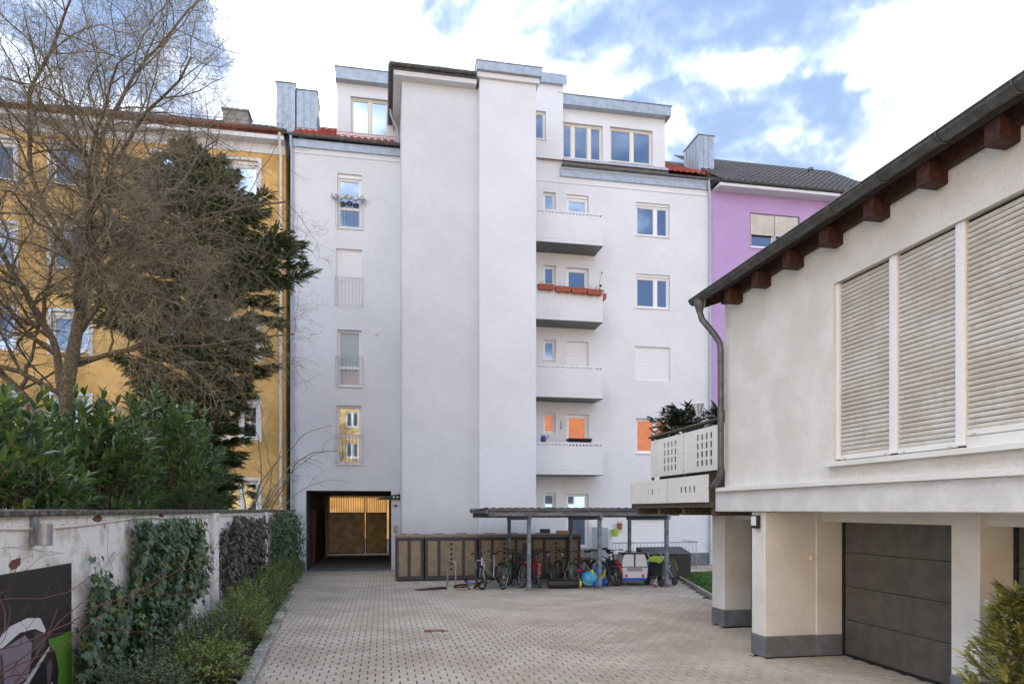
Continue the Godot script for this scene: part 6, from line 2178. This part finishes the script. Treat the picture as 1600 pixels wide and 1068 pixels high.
	# low shrubs along the kerb
	var spots := [
		["greyish low shrub at the near end under the ivy", -7.6, -2.5, 0.62, 0.62, 0], ["yellow-green low shrub nearest the camera by the kerb", -9.0, -2.2, 0.6, 0.62, 1],
		["grey-green low shrub below the tall ivy", -10.3, -2.55, 0.62, 0.75, 0], ["bright low shrub spilling to the kerb beside the tall ivy", -11.6, -2.35, 0.6, 0.8, 1],
		["yellow-green low shrub in front of the first pilaster", -13.1, -2.5, 0.58, 0.82, 1], ["middle low shrub below the withered ivy", -14.7, -2.55, 0.55, 0.8, 2],
		["bright green low shrub past the withered ivy", -16.4, -2.6, 0.52, 0.85, 1], ["taller low shrub by the second pilaster", -18.2, -2.68, 0.5, 0.9, 2],
		["low shrub below the bushy ivy", -20.2, -2.75, 0.48, 0.85, 1], ["last low shrub beside the gateway", -22.4, -2.85, 0.42, 0.85, 2]]
	for k in spots.size():
		var s = spots[k]
		var c0: Color = [Color(0.045, 0.08, 0.035), Color(0.07, 0.12, 0.025), Color(0.05, 0.095, 0.026)][s[5]]
		var c1: Color = [Color(0.16, 0.20, 0.10), Color(0.26, 0.32, 0.07), Color(0.17, 0.24, 0.06)][s[5]]
		hedge_shrub(s[0], Vector3(s[2], 0.03, s[1]), Vector3(s[3], s[4], 0.95), 9000, 200 + k, c0, c1)
	# red-stemmed bare climber in front of the banner
	t = thing("red_twig_climber", "bare reddish climber twigs crossing the car banner", "climber", Vector3(-2.85, 0, -5.6))
	r = rng(19)
	w = MB.new()
	f = MB.new()
	for k in 12:
		var y := r.randf_range(0.9, 1.5)
		grow(w, f, Vector3(r.randf_range(-0.1, 0.15), y, 0.4), Vector3(r.randf_range(-0.05, 0.05), r.randf_range(-0.25, 0.3), -1).normalized(), r.randf_range(1.4, 2.5), 0.007, 1, r, {"counts": [0, 0.35, 0.2], "levels": 3, "up": 0.01, "sag": 0.02})
	grow(w, f, Vector3(0.1, 0.1, 0.5), Vector3(0, 1, -0.15).normalized(), 1.6, 0.014, 1, r, {"counts": [0, 0.3, 0.2], "levels": 2, "up": 0.02})
	part("branches", w, M.redtwig, t)
	stuff(part("twigs", f, M.redtwig, t))
	# golden cypress at the lower right
	t = thing("golden_cypress", "young yellow-green cypress in front of the garages", "shrub", Vector3(6.0, 0, -5.55))
	conifer(t, 0.1, 1.45, func(y: float) -> float: return max(0.05, 0.5 * (1.0 - y / 1.5) + 0.06), 70, 110, 62, Color(0.11, 0.15, 0.035), Color(0.48, 0.46, 0.12), 0.02, -0.2, 0.3)
	# terrace greenery
	t = thing("terrace_juniper", "round dark juniper behind the terrace rail", "bush", Vector3(6.5, 2.34, -14.0))
	g = MB.new()
	g.lathe(Vector3.ZERO, [Vector2(0, 0), Vector2(0.2, 0), Vector2(0.27, 0.5), Vector2(0.24, 0.5), Vector2(0, 0.46)], 16)
	part("pot", g, M.terracotta, t)
	conifer(t, 1.0, 2.05, func(y: float) -> float: return 0.62 * sqrt(max(0.02, 1.0 - pow((y - 1.5) / 0.62, 2))), 60, 110, 63, Color(0.02, 0.036, 0.02), Color(0.06, 0.085, 0.035), 0.04, 0.0, 0.5)
	t = thing("terrace_conifer", "small green conifer on the terrace beside the downpipe", "bush", Vector3(6.25, 2.34, -11.6))
	g = MB.new()
	g.lathe(Vector3.ZERO, [Vector2(0, 0), Vector2(0.16, 0), Vector2(0.2, 0.4), Vector2(0, 0.38)], 16)
	part("pot", g, M.terracotta, t)
	conifer(t, 0.9, 1.75, func(y: float) -> float: return 0.4 * sqrt(max(0.02, 1.0 - pow((y - 1.3) / 0.5, 2))), 40, 90, 64, Color(0.03, 0.045, 0.015), Color(0.09, 0.10, 0.03), 0.03, 0.0, 0.45)
	# bare garden shrub at the lawn
	t = thing("bare_lawn_shrub", "thin leafless shrub on the lawn by the garage corner", "shrub", Vector3(8.7, 0.03, -16.2))
	r = rng(23)
	w = MB.new()
	f = MB.new()
	for k in 7: grow(w, f, Vector3(r.randf_range(-0.1, 0.1), 0, r.randf_range(-0.1, 0.1)), Vector3(r.randfn() * 0.35, 1, r.randfn() * 0.3).normalized(), r.randf_range(0.8, 1.7), 0.009, 1, r, {"counts": [0, 0.4, 0.2], "levels": 3, "up": 0.02})
	part("branches", w, M.twig, t)
	stuff(part("twigs", f, M.twig, t))

func _ready() -> void:
	setup()
	make_materials()
	build_ground()
	build_white()
	build_neighbours()
	build_garage_house()
	build_court_wall()
	build_shelter()
	bin_box("bin_store", "narrow bin store at the left end of the row", 0.37, 1.22, [1, 1.1])
	bin_box("bin_store", "first wide bin store with a row of square holes", 1.26, 2.9, [1, -2.2, 1])
	bin_box("bin_store", "middle wide bin store behind the bicycles", 2.94, 4.58, [1, -2.2, 1])
	bin_box("bin_store", "last wide bin store beside the side entrance", 4.62, 6.26, [1, -2.2, 1])
	build_bikes()
	build_small_things()
	build_trees()
